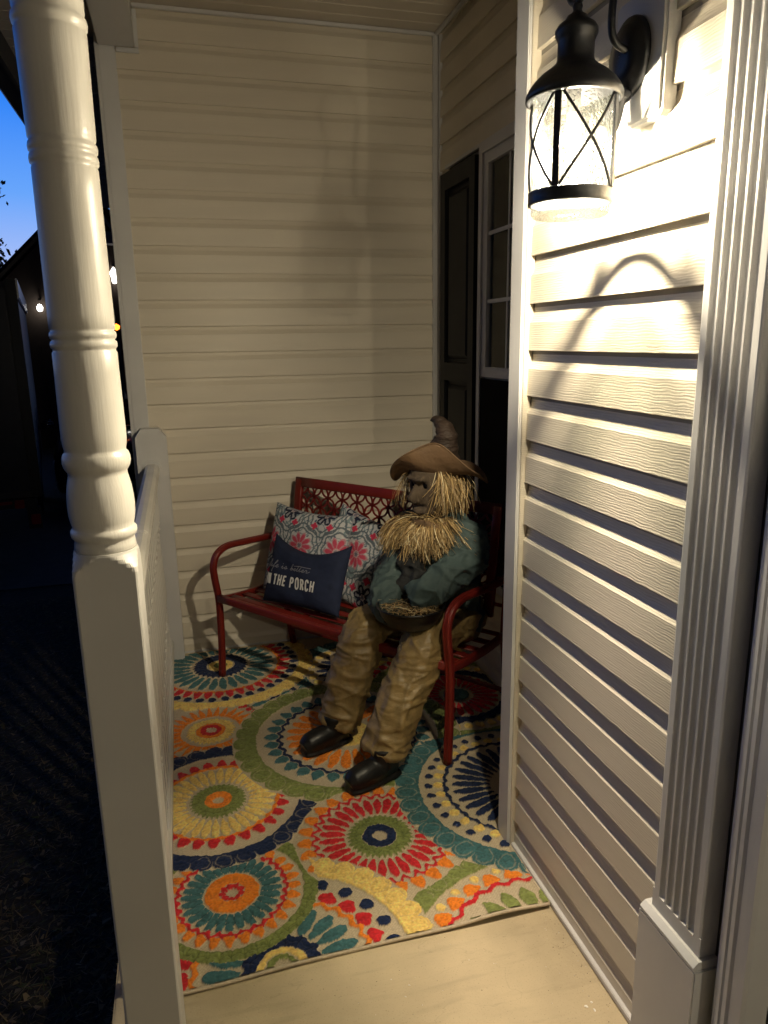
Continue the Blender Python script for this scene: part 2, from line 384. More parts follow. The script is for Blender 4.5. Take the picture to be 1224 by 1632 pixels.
# shutter
sh = thing('window_shutter', 'black raised panel shutter hanging left of the window', 'shutter', (XW, 0, 0))
zt, zb = 2.445, .50; xs = -.034
bm = nb(); w = .065
box(bm, xs, -.002, SH0, SH0+w, zb, zt); box(bm, xs, -.002, SH1-w, SH1, zb, zt)
for a_, b_ in ((zb, zb+.09), (1.44, 1.53), (zt-.08, zt)): box(bm, xs, -.002, SH0+w+.0002, SH1-w-.0002, a_, b_)
ob('shutter_frame', bm, M_SHUT, sh)
for a_, b_ in ((zb+.0902, 1.4398), (1.5302, zt-.0802)):
    bm = nb(); y0, y1 = SH0+w+.0004, SH1-w-.0004
    box(bm, -.012, -.003, y0, y1, a_, b_)
    v = box(bm, xs+.006, -.0122, y0+.02, y1-.02, a_+.02, b_-.02)
    for q in (0, 3, 4, 7):
        c = v[q].co; c.y += .022 if c.y < (y0+y1)/2 else -.022; c.z += .022 if c.z < (a_+b_)/2 else -.022
    ob('raised_panel', bm, M_SHUT, sh)

# ------------------------------------------------------------------ ceiling, beam, eave
ce = thing('porch_ceiling', 'tan ribbed vinyl ceiling over the porch', 'ceiling', (0, 0, CZ))
bm = nb(); prof = [(0, 0), (.004, -.006), (.0115, -.006), (.015, 0), (.03, 0), (.036, 0), (.0775, 0), (.081, -.006), (.0885, -.006), (.092, -.0005), (.1005, 0), (.1005, .012), (0, .012)]
prof = [(0, .006), (.006, 0), (.0945, 0), (.1005, .006), (.1005, .016), (0, .016)]
extrude_profile(bm, prof, 'x', -.09, 1.50, f=lambda p, a: (a, p[0], p[1]-.004))
bmesh.ops.recalc_face_normals(bm, faces=bm.faces)
mep = bpy.data.meshes.new('ceiling_plank'); bm.to_mesh(mep); bm.free(); mep.materials.append(M_CEIL)
y = 3.83-.1005; k = 0
while y > -2.6: inst('ceiling_plank', mep, ce, (0, y, 0)); y -= .1015
bxo('ceiling_deck', -.09, 2.2, -2.6, 4.0, .018, .05, M_CORE, ce)
bxo('crown_channel', -.078, 1.34, 3.815, 3.832, -.022, -.006, M_TRIM, ce, .002)
bxo('crown_channel', 1.345, 1.362, 2.0, 3.812, -.022, -.006, M_TRIM, ce, .002)
be = thing('porch_beam', 'white boxed beam under the porch ceiling at the top left', 'beam', (0, 0, 0))
bxo('beam_wrap', -.236, -.080, -2.6, 3.822, 2.945, CZ+.03, M_TRIM, be, .004)
bxo('beam_end_trim', -.160, -.062, 3.8225, 3.833, 2.925, 2.944, M_TRIM, be, .002)
bxo('beam_end_trim', -.0795, -.062, 3.815, 3.833, 2.9445, CZ-.03, M_TRIM, be, .002)
ev = thing('roof_eave', 'dark roof eave and gutter running along the top left', 'eave', (0, 0, 0))
EX = -.66
bm = nb()
for i in range(110):
    y = -2.6+i*.1; box(bm, EX+.02, -.2365, y, y+.094, 3.00, 3.012)
tag(ob('soffit_rib', bm, mat('soffit_grey', (.30, .28, .25), .7), ev), kind='stuff')
bxo('soffit_deck', EX, -.2365, -2.6, 8.4, 3.014, 3.03, M_CORE, ev)
bm = nb(); extrude_profile(bm, [(0, 0), (-.09, 0), (-.12, .04), (-.12, .11), (-.112, .11), (-.10, .02), (0, .02)], 'y', -2.6, 8.4, f=lambda p, a: (EX+p[0], a, 2.90+p[1]))
ob('gutter', bm, mat('dark_gutter', (.02, .02, .022), .5), ev)
bxo('fascia', EX+.001, EX+.018, -2.6, 8.4, 2.88, 3.16, mat('fascia_dark', (.05, .048, .045), .6), ev)
bm = nb(); v = [bm.verts.new(q) for q in ((EX-.12, -2.6, 3.17), (EX-.12, 8.4, 3.17), (2.4, 8.4, 4.6), (2.4, -2.6, 4.6), (EX-.12, -2.6, 3.20), (EX-.12, 8.4, 3.20), (2.4, 8.4, 4.63), (2.4, -2.6, 4.63))]
for f in ((0, 1, 2, 3), (7, 6, 5, 4), (0, 4, 5, 1), (1, 5, 6, 2), (2, 6, 7, 3), (3, 7, 4, 0)): bm.faces.new([v[i] for i in f])
ob('roof_slope', bm, mat('dark_shingle', (.03, .03, .03), .9), ev)
# unseen sheet added behind the porch walls so no light leaks in
hs = thing('leak_block', 'unseen plain sheet added behind the porch and door walls against light leaks', 'house', (0, 0, 0))
bxo('leak_block_sheet', 1.70, 1.72, -3.0, 8.6, -.6, 3.3, M_CORE, hs)

# ------------------------------------------------------------------ pilaster and door surround
pl = thing('door_pilaster', 'white fluted pilaster on a plinth beside the front door', 'pilaster', (0, 0, 0))
PY0, PY1, PX = 1.003, 1.156, .915
def fluted(root, y0, y1, x, zb, zt, nfl=5):
    # grooved board with rounded flute bottoms
    P = [(y0, x+.04), (y0, x+.004), (y0+.003, x+.001), (y0+.006, x)]
    c0 = y0+.030; sp = (y1-y0-.060)/(nfl-1)*1.0
    hw = sp*.40
    for i in range(nfl):
        c = c0+sp*i
        for k in range(9):
            a = PI*k/8; P.append((c-hw*math.cos(a), x+.0085*math.sin(a)))
    P += [(y1-.006, x), (y1-.003, x+.001), (y1, x+.004), (y1, x+.04)]
    bm = nb(); z1_ = zb+.045
    extrude_profile(bm, P, 'z', z1_, zt, f=lambda p, a: (p[1], p[0], a))
    # the flutes run out in little scoops
    for i in range(nfl):
        c = c0+sp*i; prev = None
        for j in range(5):
            z = z1_-.010*math.sin(PI/2*j/4); s_ = math.sqrt(max(0, 1-(j/4)**2))
            row = [bm.verts.new((x+.0085*s_*math.sin(PI*k/8), c-hw*math.cos(PI*k/8)*max(.05, s_)**.5, z)) for k in range(9)]
            if prev:
                for k in range(8): bm.faces.new((prev[k], prev[k+1], row[k+1], row[k]))
            prev = row
    o = ob('fluted_shaft', bm, M_TRIM, root)
    # flat foot with holes approximated by strips between and under the scoops
    bm = nb(); box(bm, x+.0087, x+.04, y0+.0002, y1-.0002, zb, z1_-.0002)
    edges = [y0]+[v for i in range(nfl) for v in (c0+sp*i-hw, c0+sp*i+hw)]+[y1]
    for i in range(0, len(edges), 2): box(bm, x, x+.0086, edges[i]+.0001, edges[i+1]-.0001, zb, z1_-.0001)
    for i in range(nfl): 
        c = c0+sp*i
        for j in range(6):
            # block each scoop corner in steps
            zt2 = z1_-.011
        box(bm, x, x+.0086, c-hw+.0001, c+hw-.0001, zb, z1_-.0102)
    ob('shaft_foot', bm, M_TRIM, root)
fluted(pl, PY0, PY1, PX, .432, CZ-.02)
bm = nb(); box(bm, PX-.018, X1+.01, PY0-.012, PY1+.020, .003, .412)
bmesh.ops.bevel(bm, geom=bm.edges[:], offset=.003, segments=2, affect='EDGES'); ob('plinth', bm, M_TRIM, pl)
bm = nb(); extrude_profile(bm, [(PX-.018, .4125), (PX-.018, .420), (PX-.010, .428), (PX-.006, .4315), (X1, .4315), (X1, .4125)], 'y', PY0-.008, PY1+.016, f=lambda p, a: (p[0], a, p[1]))
ob('plinth_cap', bm, M_TRIM, pl)
dr = thing('front_door', 'dark front door in moulded white casing at the right edge', 'door', (0, 0, 0))
# stepped casing, profile in (x, y)
cas = [(.975, .975), (.935, .975), (.930, .968), (.930, .957), (.922, .953), (.921, .945), (.926, .942), (.926, .938), (.918, .935), (.917, .925), (.922, .921), (.922, .916), (.913, .910), (.913, .885), (.920, .880), (.975, .880)]
for sgn in (1, -1):
    bm = nb(); P = cas if sgn == 1 else [(a, -.35-b) for a, b in cas][::-1]
    extrude_profile(bm, P, 'z', .02, 2.45, f=lambda p, a: (p[0], p[1], a)); ob('door_casing', bm, M_TRIM, dr)
bxo('door_jamb', .976, 1.10, .83, .879, .02, 2.45, M_TRIM, dr, .003)
bxo('door_stop', 1.0, 1.10, .80, .829, .02, 2.45, M_TRIM, dr, .003)
bxo('door_slab', 1.05, 1.09, -1.15, .798, .02, 2.42, mat('dark_door_paint', (.03, .03, .035), .35, var=.2), dr)
bxo('door_head', .93, 1.10, -1.22, .975, 2.455, 2.60, M_TRIM, dr, .004)
bxo('door_sill', .93, 1.10, -1.2, .85, .001, .019, mat('sill_metal', (.15, .14, .13), .4, metal=.6), dr)
wn2 = thing('siding_wall', 'cream siding wall on the far side of the front door', 'wall', (X1, -1.3, 0))
near_wall(wn2, -2.6, -1.3)
bxo('wall_core', .016, .13, -1.3, .04, -.1, CZ+.1, M_CORE, wn2)
bxo('wall_head', .016, .13, .0405, 2.18, 2.60, CZ+.1, M_CORE, wn2)

# ------------------------------------------------------------------ lanterns
MG = bpy.data.materials.new('seeded_glass'); MG.use_nodes = True
thin_glass(MG, (.90, .93, .88), .08, .004, 170, .0032)
def lantern(label, loc, power, group):
    L = thing('wall_lantern', label, 'lantern', loc, group=group)   # origin: lantern axis, z = world floor
    B = M_BLACK
    # backplate on block (wall is toward +x)
    wx = X1-loc[0]
    bm = nb()
    extrude_profile(bm, [(-.075, 2.065), (.075, 2.065), (.085, 2.075), (.085, 2.300), (.075, 2.310), (-.075, 2.310), (-.085, 2.300), (-.085, 2.075)], 'x', wx-.022, wx+.012, f=lambda p, a: (a, p[0], p[1]))
    bmesh.ops.bevel(bm, geom=[e for e in bm.edges if abs(e.verts[0].co.x-(wx-.022)) < 1e-5 and abs(e.verts[1].co.x-(wx-.022)) < 1e-5], offset=.006, segments=3, affect='EDGES')
    ob('mounting_block', bm, M_TRIM, L)
    bm = nb(); prev = None
    for (s_, x) in ((1.0, wx-.0225), (1.0, wx-.030), (.96, wx-.036), (.80, wx-.040), (.74, wx-.047), (.30, wx-.052), (.01, wx-.053)):
        ring = [bm.verts.new((x, .018+.062*s_*math.cos(2*PI*i/40), 2.196+.074*s_*math.sin(2*PI*i/40))) for i in range(40)]
        if prev:
            for i in range(40): bm.faces.new((prev[i], prev[(i+1) % 40], ring[(i+1) % 40], ring[i]))
        prev = ring
    ob('backplate', bm, B, L, smooth=True)
    # crook arm
    pts = spline([(wx-.045, 0, 2.20), (wx-.075, 0, 2.215), (wx-.085, 0, 2.25), (wx-.080, 0, 2.33), (wx-.072, 0, 2.42), (wx-.10, 0, 2.49), (.02, 0, 2.48), (-.018, 0, 2.43), (-.005, 0, 2.375), (.0, 0, 2.352)], 8)
    bm = nb(); tube(bm, pts, .0075, 12); ob('crook_arm', bm, B, L, smooth=True)
    bm = nb(); pts = spline([(wx-.040, .005, 2.125), (wx-.062, .0, 2.108), (wx-.070, .0, 2.082), (wx-.080, -.004, 2.058), (wx-.100, -.008, 2.046)], 6)
    tube(bm, pts, [.0135+.004*math.sin(i/len(pts)*PI) for i in range(len(pts))], 14)
    for c in (pts[4], pts[14]):
        tube(bm, [c+Vector((0, 0, .002)), c-Vector((0, 0, .002))], .0165, 14)
    ob('arm_scroll', bm, B, L, smooth=True)
    # hanging ring
    bm = nb(); R_, r_ = .036, .0065
    for i in range(33): pass
    pts = [(0, R_*math.sin(2*PI*i/32), 2.312+R_*math.cos(2*PI*i/32)) for i in range(33)]
    tube(bm, pts, r_, 10, capped=False); ob('hanging_ring', bm, B, L, smooth=True)
    # finial + cap
    prof = [(.0, 2.276), (.008, 2.275), (.010, 2.268), (.008, 2.262), (.012, 2.256), (.019, 2.252), (.024, 2.244), (.036, 2.236), (.041, 2.228), (.041, 2.220), (.037, 2.212), (.0350, 2.206), (.0355, 2.178), (.038, 2.170), (.050, 2.160), (.066, 2.149), (.080, 2.136), (.089, 2.124), (.0945, 2.113), (.0945, 2.104), (.088, 2.101), (.0865, 2.104), (.083, 2.118), (.06, 2.145), (.03, 2.165), (0.0, 2.17)]
    bm = nb(); lathe(bm, prof, 56); ob('cap', bm, B, L, smooth=True)
    # base ring
    bm = nb(); lathe(bm, [(.078, 1.911), (.0835, 1.911), (.0848, 1.914), (.0835, 1.917), (.0835, 1.930), (.0848, 1.933), (.0835, 1.936), (.078, 1.936), (.078, 1.911)], 56)
    ob('base_ring', bm, B, L, smooth=True)
    bm = nb(); lathe(bm, [(.0765, 1.892), (.0785, 1.894), (.0785, 2.118), (.0765, 2.118)], 64); ob('glass_shade', bm, MG, L, smooth=True)
    bm = nb(); lathe(bm, [(.030, 1.8935), (.0772, 1.8935)], 40); lathe(bm, [(.032, 1.889), (.075, 1.889)], 40); ob('glass_floor', bm, MG, L)
    # cage: four bars and crossed wires; view direction azimuth
    vd = math.atan2(-loc[1], -loc[0]) if loc[1] > 0 else math.atan2(1.4, -.8)
    for i in range(4):
        a = vd - math.radians(20)+i*PI/2
        for (sg) in (0, 1):
            pass
        c = (math.cos(a), math.sin(a)); R0 = .0815
        bm = nb(); t_ = Vector((-c[1], c[0], 0)); n_ = Vector((c[0], c[1], 0)); P = []
        for z in (1.936, 2.108):
            p = n_*R0+Vector((0, 0, z)); P.append([bm.verts.new(p+t_*a_+n_*b_) for a_, b_ in ((-.0065, 0), (.0065, 0), (.0065, .005), (-.0065, .005))])
        for k in range(4): bm.faces.new((P[0][k], P[0][(k+1) % 4], P[1][(k+1) % 4], P[1][k]))
        bm.faces.new(P[0][::-1]); bm.faces.new(P[1]); ob('cage_bar', bm, B, L)
        for s_ in (1, -1):
            bm = nb(); pts = []
            for k in range(15):
                f = k/14; aa = a+PI/4+s_*(f-.5)*(PI/2-.16); pts.append((R0*1.012*math.cos(aa), R0*1.012*math.sin(aa), 1.938+.168*f))
            tube(bm, pts, .0032, 6); ob('cross_wire', bm, B, L, smooth=True)
    # socket and bulb
    bm = nb(); lathe(bm, [(0, 2.16), (.014, 2.16), (.014, 2.082), (.011, 2.078), (0, 2.078)], 16)
    ob('lamp_socket', bm, mat('socket_grey', (.12, .12, .12), .5), L, smooth=True)
    bm = nb(); lathe(bm, [(.0132, 2.0815), (.0135, 2.070), (.0160, 2.052), (.0188, 2.0345)], 24)
    ob('bulb_neck', bm, mat('bulb_plastic', (.7, .7, .68), .5), L, smooth=True)
    bm = nb(); R_ = lathe(bm, [(.0188, 2.0340), (.0190, 2.031), (.0180, 2.0272), (.0150, 2.0238), (.0100, 2.0215), (.0045, 2.0203), (.0008, 2.0200)], 24); cap(bm, R_[-1])
    ob('bulb_dome', bm, emis('bulb_glow', LAMP_COL, power), L, smooth=True)
    return L
lantern('lit black caged lantern hanging on the near siding wall', (.794, 1.425, 0), 11500, 'matching lanterns beside the front door')
lantern('matching black lantern on the wall across the front door', (.794, -1.62, 0), 10000, 'matching lanterns beside the front door')

# ------------------------------------------------------------------ turned porch post
pp = thing('porch_post', 'white turned wood post with square base standing at the front left', 'post', (-.158, 1.42, 0), math.radians(0))
HW = .0575
def sq(t, r, z):
    c, s_ = abs(math.cos(t)), abs(math.sin(t)); d = HW/max(c, s_); d = min(d, HW*1.36)
    return min(r, d)
prof = [(.06, -.02), (.09, 0.0), (.09, 1.228), (.083, 1.238), (.0755, 1.2475), (.0685, 1.256), (.0625, 1.264), (.0585, 1.2705), (.0568, 1.275)]
bm = nb(); R = lathe(bm, prof, 128, rf=sq); cap(bm, R[-1])
o = ob('square_base', bm, M_BASE, pp)
me_ = o.data
prof = [(.0540, 1.2745), (.0555, 1.278), (.0545, 1.288), (.0535, 1.294), (.0545, 1.298), (.0580, 1.301), (.0595, 1.307), (.0590, 1.313), (.0560, 1.3165), (.0545, 1.320), (.0570, 1.330), (.0590, 1.343), (.0595, 1.358), (.0588, 1.375), (.0570, 1.392), (.0540, 1.407), (.0520, 1.416), (.0518, 1.422), (.0545, 1.426), (.0580, 1.432), (.0598, 1.440), (.0595, 1.448), (.0570, 1.456), (.0535, 1.460), (.0535, 1.464), (.0552, 1.472), (.0562, 1.484), (.0562, 1.50), (.0555, 1.55), (.0548, 1.60), (.0545, 1.636), (.0525, 1.639), (.0525, 1.642), (.0555, 1.645), (.0562, 1.650), (.0552, 1.655), (.0520, 1.658), (.0552, 1.661), (.0562, 1.666), (.0552, 1.671), (.0522, 1.674), (.0545, 1.677), (.0548, 1.70), (.0540, 1.80), (.0532, 1.90), (.0530, 1.937), (.0510, 1.941), (.0545, 1.945), (.0552, 1.951), (.0540, 1.957), (.0512, 1.960), (.0545, 1.964), (.0552, 1.970), (.0540, 1.976), (.0512, 1.979), (.0535, 1.984), (.0540, 1.995), (.0545, 2.05), (.0552, 2.12), (.0555, 2.142), (.0530, 2.147), (.0570, 2.151), (.0580, 2.157), (.0570, 2.163), (.0530, 2.168), (.0550, 2.175), (.0548, 2.30), (.0540, 2.60), (.0560, 2.66)]
bm = nb(); R = lathe(bm, prof, 96); cap(bm, R[0][::-1]); cap(bm, R[-1])
ob('turned_shaft', bm, M_PAINT, pp, smooth=True)
bm = nb(); box(bm, -HW, HW, -HW, HW, 2.662, 2.944); bmesh.ops.bevel(bm, geom=bm.edges[:], offset=.004, segments=2, affect='EDGES'); ob('square_top', bm, M_PAINT, pp)

# ------------------------------------------------------------------ railing
rl = thing('porch_railing', 'white railing with turned balusters between the front post and far wall', 'railing', (-.163, 0, 0))
YR0, YR1 = 1.4785, 3.75
RT = 1.068
# bread loaf top rail
P = [(-.020, RT-.062), (-.020, RT-.050), (-.034, RT-.044), (-.036, RT-.026), (-.030, RT-.010), (-.016, RT-.001), (0, RT), (.016, RT-.001), (.030, RT-.010), (.036, RT-.026), (.034, RT-.044), (.020, RT-.050), (.020, RT-.062)]
bm = nb(); extrude_profile(bm, P, 'y', YR0, YR1-.001, f=lambda p, a: (p[0], a, p[1])); ob('top_rail', bm, M_RAIL, rl, smooth=False)
P = [(-.022, .075), (-.030, .085), (-.030, .118), (-.022, .128), (.022, .128), (.030, .118), (.030, .085), (.022, .075)]
bm = nb(); extrude_profile(bm, P, 'y', YR0, YR1-.001, f=lambda p, a: (p[0], a, p[1])); ob('bottom_rail', bm, M_RAIL, rl)
# half post fixed to the wall
bm = nb(); extrude_profile(bm, [(-.069, .0), (.079, .0), (.079, 1.195), (.045, 1.240), (-.040, 1.240), (-.069, 1.198)], 'y', 3.752, 3.832, f=lambda p, a: (p[0], a, p[1]))
ob('wall_post', bm, M_TRIM, rl)
bm = nb(); extrude_profile(bm, [(-.040, RT-.07), (-.046, RT-.02), (-.035, RT+.004), (-.018, RT+.012), (.018, RT+.012), (.035, RT+.004), (.046, RT-.02), (.040, RT-.07)], 'y', 3.744, 3.7515, f=lambda p, a: (p[0], a, p[1]))
ob('rail_bracket', bm, M_TRIM, rl)
bp_ = [(.0165, .128), (.0165, .30), (.0165, .302), (.010, .310), (.0155, .318), (.0155, .326), (.010, .333), (.0125, .345), (.0175, .385), (.0185, .42), (.016, .50), (.0115, .62), (.0095, .70), (.0095, .735), (.014, .742), (.0155, .748), (.014, .755), (.0095, .762), (.0135, .772), (.0155, .782), (.010, .792), (.0165, .800), (.0165, 1.006)]
def bsq(t, r, z):
    if z < .301 or z > .799: return .0165/max(abs(math.cos(t)), abs(math.sin(t)))
    return r
bm = nb(); lathe(bm, bp_, 16, rf=bsq); bmesh.ops.recalc_face_normals(bm, faces=bm.faces)
mb = bpy.data.meshes.new('baluster'); bm.to_mesh(mb); bm.free(); mb.materials.append(M_RAIL)
nbal = 19
for i in range(nbal): inst('baluster', mb, rl, (0, YR0+.075+(YR1-YR0-.15)*i/(nbal-1), 0))

# ------------------------------------------------------------------ rug (tufted pile as real relief, pattern is dyed yarn)
BEI = (.52, .435, .30); NAV = (.012, .022, .065); RD = (.52, .022, .028); ORG = (.76, .21, .022); YEL = (.78, .54, .16); GRN = (.185, .22, .065); TEA = (.050, .135, .145); DRD = (.22, .02, .02)
xs = np.concatenate([np.arange(-.150, 1.365, .0025)])
ys = np.concatenate([np.arange(1.640, 2.75, .0025), np.arange(2.75, 3.800, .0034)])
Xg, Yg = np.meshgrid(xs, ys, indexing='ij')
rs = np.random.RandomState(3)
def vnoise(X, Y, s, seed):
    r = np.random.RandomState(seed); G = r.rand(256, 256); x = X*s+40; y = Y*s+40
    i = np.floor(x).astype(int); j = np.floor(y).astype(int); fx = x-i; fy = y-j; fx = fx*fx*(3-2*fx); fy = fy*fy*(3-2*fy)
    g = lambda a, b: G[a % 256, b % 256]
    return (g(i, j)*(1-fx)+g(i+1, j)*fx)*(1-fy)+(g(i, j+1)*(1-fx)+g(i+1, j+1)*fx)*fy
Xp = Xg+.0055*(vnoise(Xg, Yg, 90, 1)-.5)+.004*(vnoise(Xg, Yg, 35, 5)-.5); Yp = Yg+.0055*(vnoise(Xg, Yg, 90, 2)-.5)+.004*(vnoise(Xg, Yg, 35, 6)-.5)
Cg = np.zeros(Xg.shape+(3,)); Cg[:] = BEI; Hg = np.zeros(Xg.shape)
X0, Y0 = Xg, Yg
def medal(cx, cy, rings, Rmax, clip=None):
    dx = Xp-cx; dy = Yp-cy; r = np.hypot(dx, dy); th = np.arctan2(dy, dx) % (2*PI)
    m = r < Rmax
    if clip is not None: m &= clip
    Cg[m] = BEI; Hg[m] = 0
    for g in rings:
        kind, r0, r1, col = g[:4]; n = g[4] if len(g) > 4 else 1; ph = g[5] if len(g) > 5 else 0
        a = ((th*n/(2*PI)+ph) % 1)-.5
        with np.errstate(all='ignore'):
            t = np.clip((r-r0)/(r1-r0), 0, 1); inr = (r > r0) & (r < r1)
            carve = np.zeros_like(r)
            if kind == 'ring': s = inr
            elif kind == 'ragring': s = (r > r0) & (r < r1+.006*np.cos(th*n)); carve = ((np.abs(a) > .45) | (np.abs(r-(r0+r1)/2-.004*np.cos(th*n)) < .0016))*.5
            elif kind == 'petal': s = inr & (np.abs(a) < .43*np.sin(PI*np.clip(t*.93+.05, 0, 1))**.55); 
            elif kind == 'fat': s = inr & (np.abs(a) < .50*np.sin(PI*np.clip(t*.62+.28, 0, 1))**.7); carve = (np.abs(a) > .42)*1.0
            elif kind == 'leaf': s = inr & (np.abs(a) < .42*np.sin(PI*np.clip(t, 0, 1)**.75)**1.0)
            elif kind == 'tear': s = inr & (np.abs(a) < .46*np.clip(1-t, 0, 1)**.5*np.clip(t*6, 0, 1)**.5)
            elif kind == 'flame': s = inr & (np.abs(a) < .5*np.clip(1-t**1.3, 0, 1)); carve = (np.abs(a) > .46)*.7
            elif kind == 'zig': rm = (r0+r1)/2; w = .008; s = np.abs(r-(rm+(r1-r0)*.35*np.cos(2*PI*a)))-w < 0
            elif kind == 'scalz': rm = r0; s = np.abs(r-(r0+(r1-r0)*np.sqrt(np.clip(1-(2*a)**2, 0, 1))))-.006 < 0
            elif kind == 'dot':
                rm = (r0+r1)/2; rr = (r1-r0)/2; s = ((r-rm)/rr)**2+((a*2*PI*rm/n)/(rr*.95))**2 < 1
            elif kind == 'scal':
                ro = r1-(r1-r0)*.36+(r1-r0)*.36*np.sqrt(np.clip(1-(2*a)**2, 0, 1)); s = (r > r0) & (r < ro)
                rm = (r0+r1)/2; q = np.hypot((r-(r0+(r1-r0)*.52))/((r1-r0)*.38), a/.36); carve = ((np.abs(q-1) < .085) & (vnoise(X0, Y0, 12, 21) > .30) | (np.abs(a) > .475) & (r > r0+(r1-r0)*.5))*1.0
            elif kind == 'scalin':
                s = (r > r0) & (r < r1)
        s = s & m
        cc = np.array(col); carve = np.where(s, carve, 0)
        Cg[s] = cc; Hg[s] = 1
        k2 = s & (carve > .2); Hg[k2] = .35
        if kind == 'scal': Cg[k2] = cc*.72+np.array(BEI)*.28
        else: Cg[k2] = cc*.7
# order: back to front as woven
E0 = [('ring', .0, .035, GRN), ('ring', .035, .062, YEL), ('ragring', .070, .135, NAV, 30), ('petal', .150, .275, TEA, 30), ('ragring', .292, .308, ORG, 44), ('tear', .300, .362, RD, 40), ('dot', .355, .397, NAV, 40, .5), ('scal', .402, .478, YEL, 34)]
Cg[(Yp > 2.6) & (Yp < 3.1) & (Xp < .6)] = ORG; Hg[(Yp > 2.6) & (Yp < 3.1) & (Xp < .6)] = 1
Kr = [('ring', 0, .03, TEA), ('ragring', .04, .088, NAV, 20), ('petal', .100, .190, TEA, 24), ('zig', .198, .206, (.2, .13, .08), 30), ('tear', .206, .248, RD, 34), ('flame', .262, .36, ORG, 22)]
medal(.385, 3.193, Kr, .38)
medal(.80, 3.36, [('ring', 0, .05, YEL), ('ragring', .06, .12, RD, 20), ('petal', .13, .24, NAV, 26), ('dot', .25, .29, YEL, 28), ('scal', .30, .38, TEA, 22)], .39)
medal(1.15, 2.95, [('ring', 0, .06, TEA), ('petal', .08, .2, RD, 26), ('ragring', .21, .26, NAV, 30), ('dot', .27, .31, YEL, 34), ('ragring', .33, .43, GRN, 30), ('tear', .435, .485, RD, 48), ('flame', .485, .53, YEL, 50)], .54)
medal(.094, 3.609, E0, .48)
medal(.016, 2.953, [('ring', 0, .022, BEI), ('dot', .020, .046, RD, 12), ('ring', .046, .062, ORG), ('ragring', .064, .100, YEL, 30), ('flame', .125, .215, ORG, 30)], .215, clip=(Yp < 3.16))
dd = (np.hypot(Xp-.016, Yp-2.953) < .046) & (Hg < .5) & (np.hypot(Xp-.016, Yp-2.953) > .022); Cg[dd] = ORG; Hg[dd] = 1
medal(.036, 1.957, [('dot', .017, .038, RD, 9), ('ring', .038, .082, ORG), ('fat', .088, .152, TEA, 28), ('zig', .158, .176, RD, 30), ('tear', .172, .210, ORG, 28), ('ragring', .219, .266, GRN, 46)], .278)
medal(.020, 2.440, [('ring', .020, .050, ORG), ('ragring', .050, .098, GRN, 34), ('petal', .112, .208, YEL, 32), ('zig', .214, .222, ORG, 28), ('tear', .220, .265, RD, 28), ('scal', .296, .368, NAV, 30)], .368)
medal(.579, 2.760, [('ring', 0, .10, YEL), ('petal', .13, .262, ORG, 26), ('zig', .278, .298, NAV, 32), ('leaf', .292, .358, TEA, 32, .5), ('scal', .388, .480, GRN, 32)], .485)
medal(.538, 2.081, [('ring', .024, .058, NAV), ('ragring', .060, .106, GRN, 34), ('petal', .118, .205, RD, 30), ('zig', .205, .238, RD, 30), ('tear', .230, .280, ORG, 26)], .285)
medal(.887, 1.423, [('leaf', .205, .300, GRN, 26), ('zig', .322, .342, RD, 30), ('tear', .342, .392, ORG, 30), ('dot', .378, .408, YEL, 30, .5), ('scal', .418, .482, GRN, 40)], .49, clip=(np.hypot(Xp-.538, Yp-2.081) > .283))
medal(1.126, 2.210, [('petal', .115, .262, NAV, 32), ('zig', .282, .296, NAV, 34), ('dot', .296, .332, YEL, 34), ('dot', .334, .366, NAV, 36), ('scal', .385, .478, TEA, 37)], .478, clip=(Yp < 2.60))
medal(.148, 1.634, [('dot', .024, .044, GRN, 14), ('ring', .048, .068, YEL), ('ragring', .070, .110, NAV, 14), ('petal', .112, .215, TEA, 22), ('zig', .230, .248, ORG, 30), ('leaf', .246, .298, RD, 24), ('dot', .292, .336, NAV, 24, .5), ('scal', .350, .434, YEL, 37)], .434, clip=(np.hypot(Xp-.036, Yp-1.957) > .262) & ((np.hypot(Xp-.538, Yp-2.081) > .15)))
# woven base texture and pile tufting
fl = Hg < .2
wv = .5+.5*np.sin(Xg*2*PI/.010)*np.sin(Yg*2*PI/.010)
tn = vnoise(Xg, Yg, 180, 9); t2 = vnoise(Xg, Yg, 60, 11)
Cg *= np.where(fl, .84+.26*wv, .80+.50*tn+.30*(t2-.35))[..., None]
Cg = np.clip(Cg, 0, .85)
dirt = vnoise(Xg, Yg, 7, 12); Cg *= (.90+.16*dirt)[..., None]
# soften height edges
Hs = Hg.copy(); Hs[1:-1, 1:-1] = (Hg[1:-1, 1:-1]*2+Hg[:-2, 1:-1]+Hg[2:, 1:-1]+Hg[1:-1, :-2]+Hg[1:-1, 2:])/6
Zg = .006+np.where(fl, .0006*wv, 0)+Hs*(.0046+.0034*tn+.0030*t2)
# front edge lifts slightly off the slab near the right, ripples along it
lift = np.exp(-((Yg-1.64)/.10)**2)*(.016*np.exp(-((Xg-.78)/.14)**2)+.003*np.sin(Xg*9)**2)
Zg = Zg+lift
edge = .003*np.sin(xs*7)+.008*np.exp(-((xs-.45)/.3)**2)
Yout = Yg+edge[:, None]*np.exp(-((Yg-1.64)/.2))
nx, ny = Xg.shape
co = np.stack([Xg, Yout, Zg], -1).reshape(-1, 3)
idx = np.arange(nx*ny).reshape(nx, ny)
q = np.stack([idx[:-1, :-1], idx[1:, :-1], idx[1:, 1:], idx[:-1, 1:]], -1)
keep = ~((Xg[:-1, :-1] > .938) & (Yg[:-1, :-1] < 1.999))
q = q[keep].reshape(-1, 4)
me = bpy.data.meshes.new('rug_pile'); me.vertices.add(len(co)); me.vertices.foreach_set('co', co.astype(np.float32).ravel())
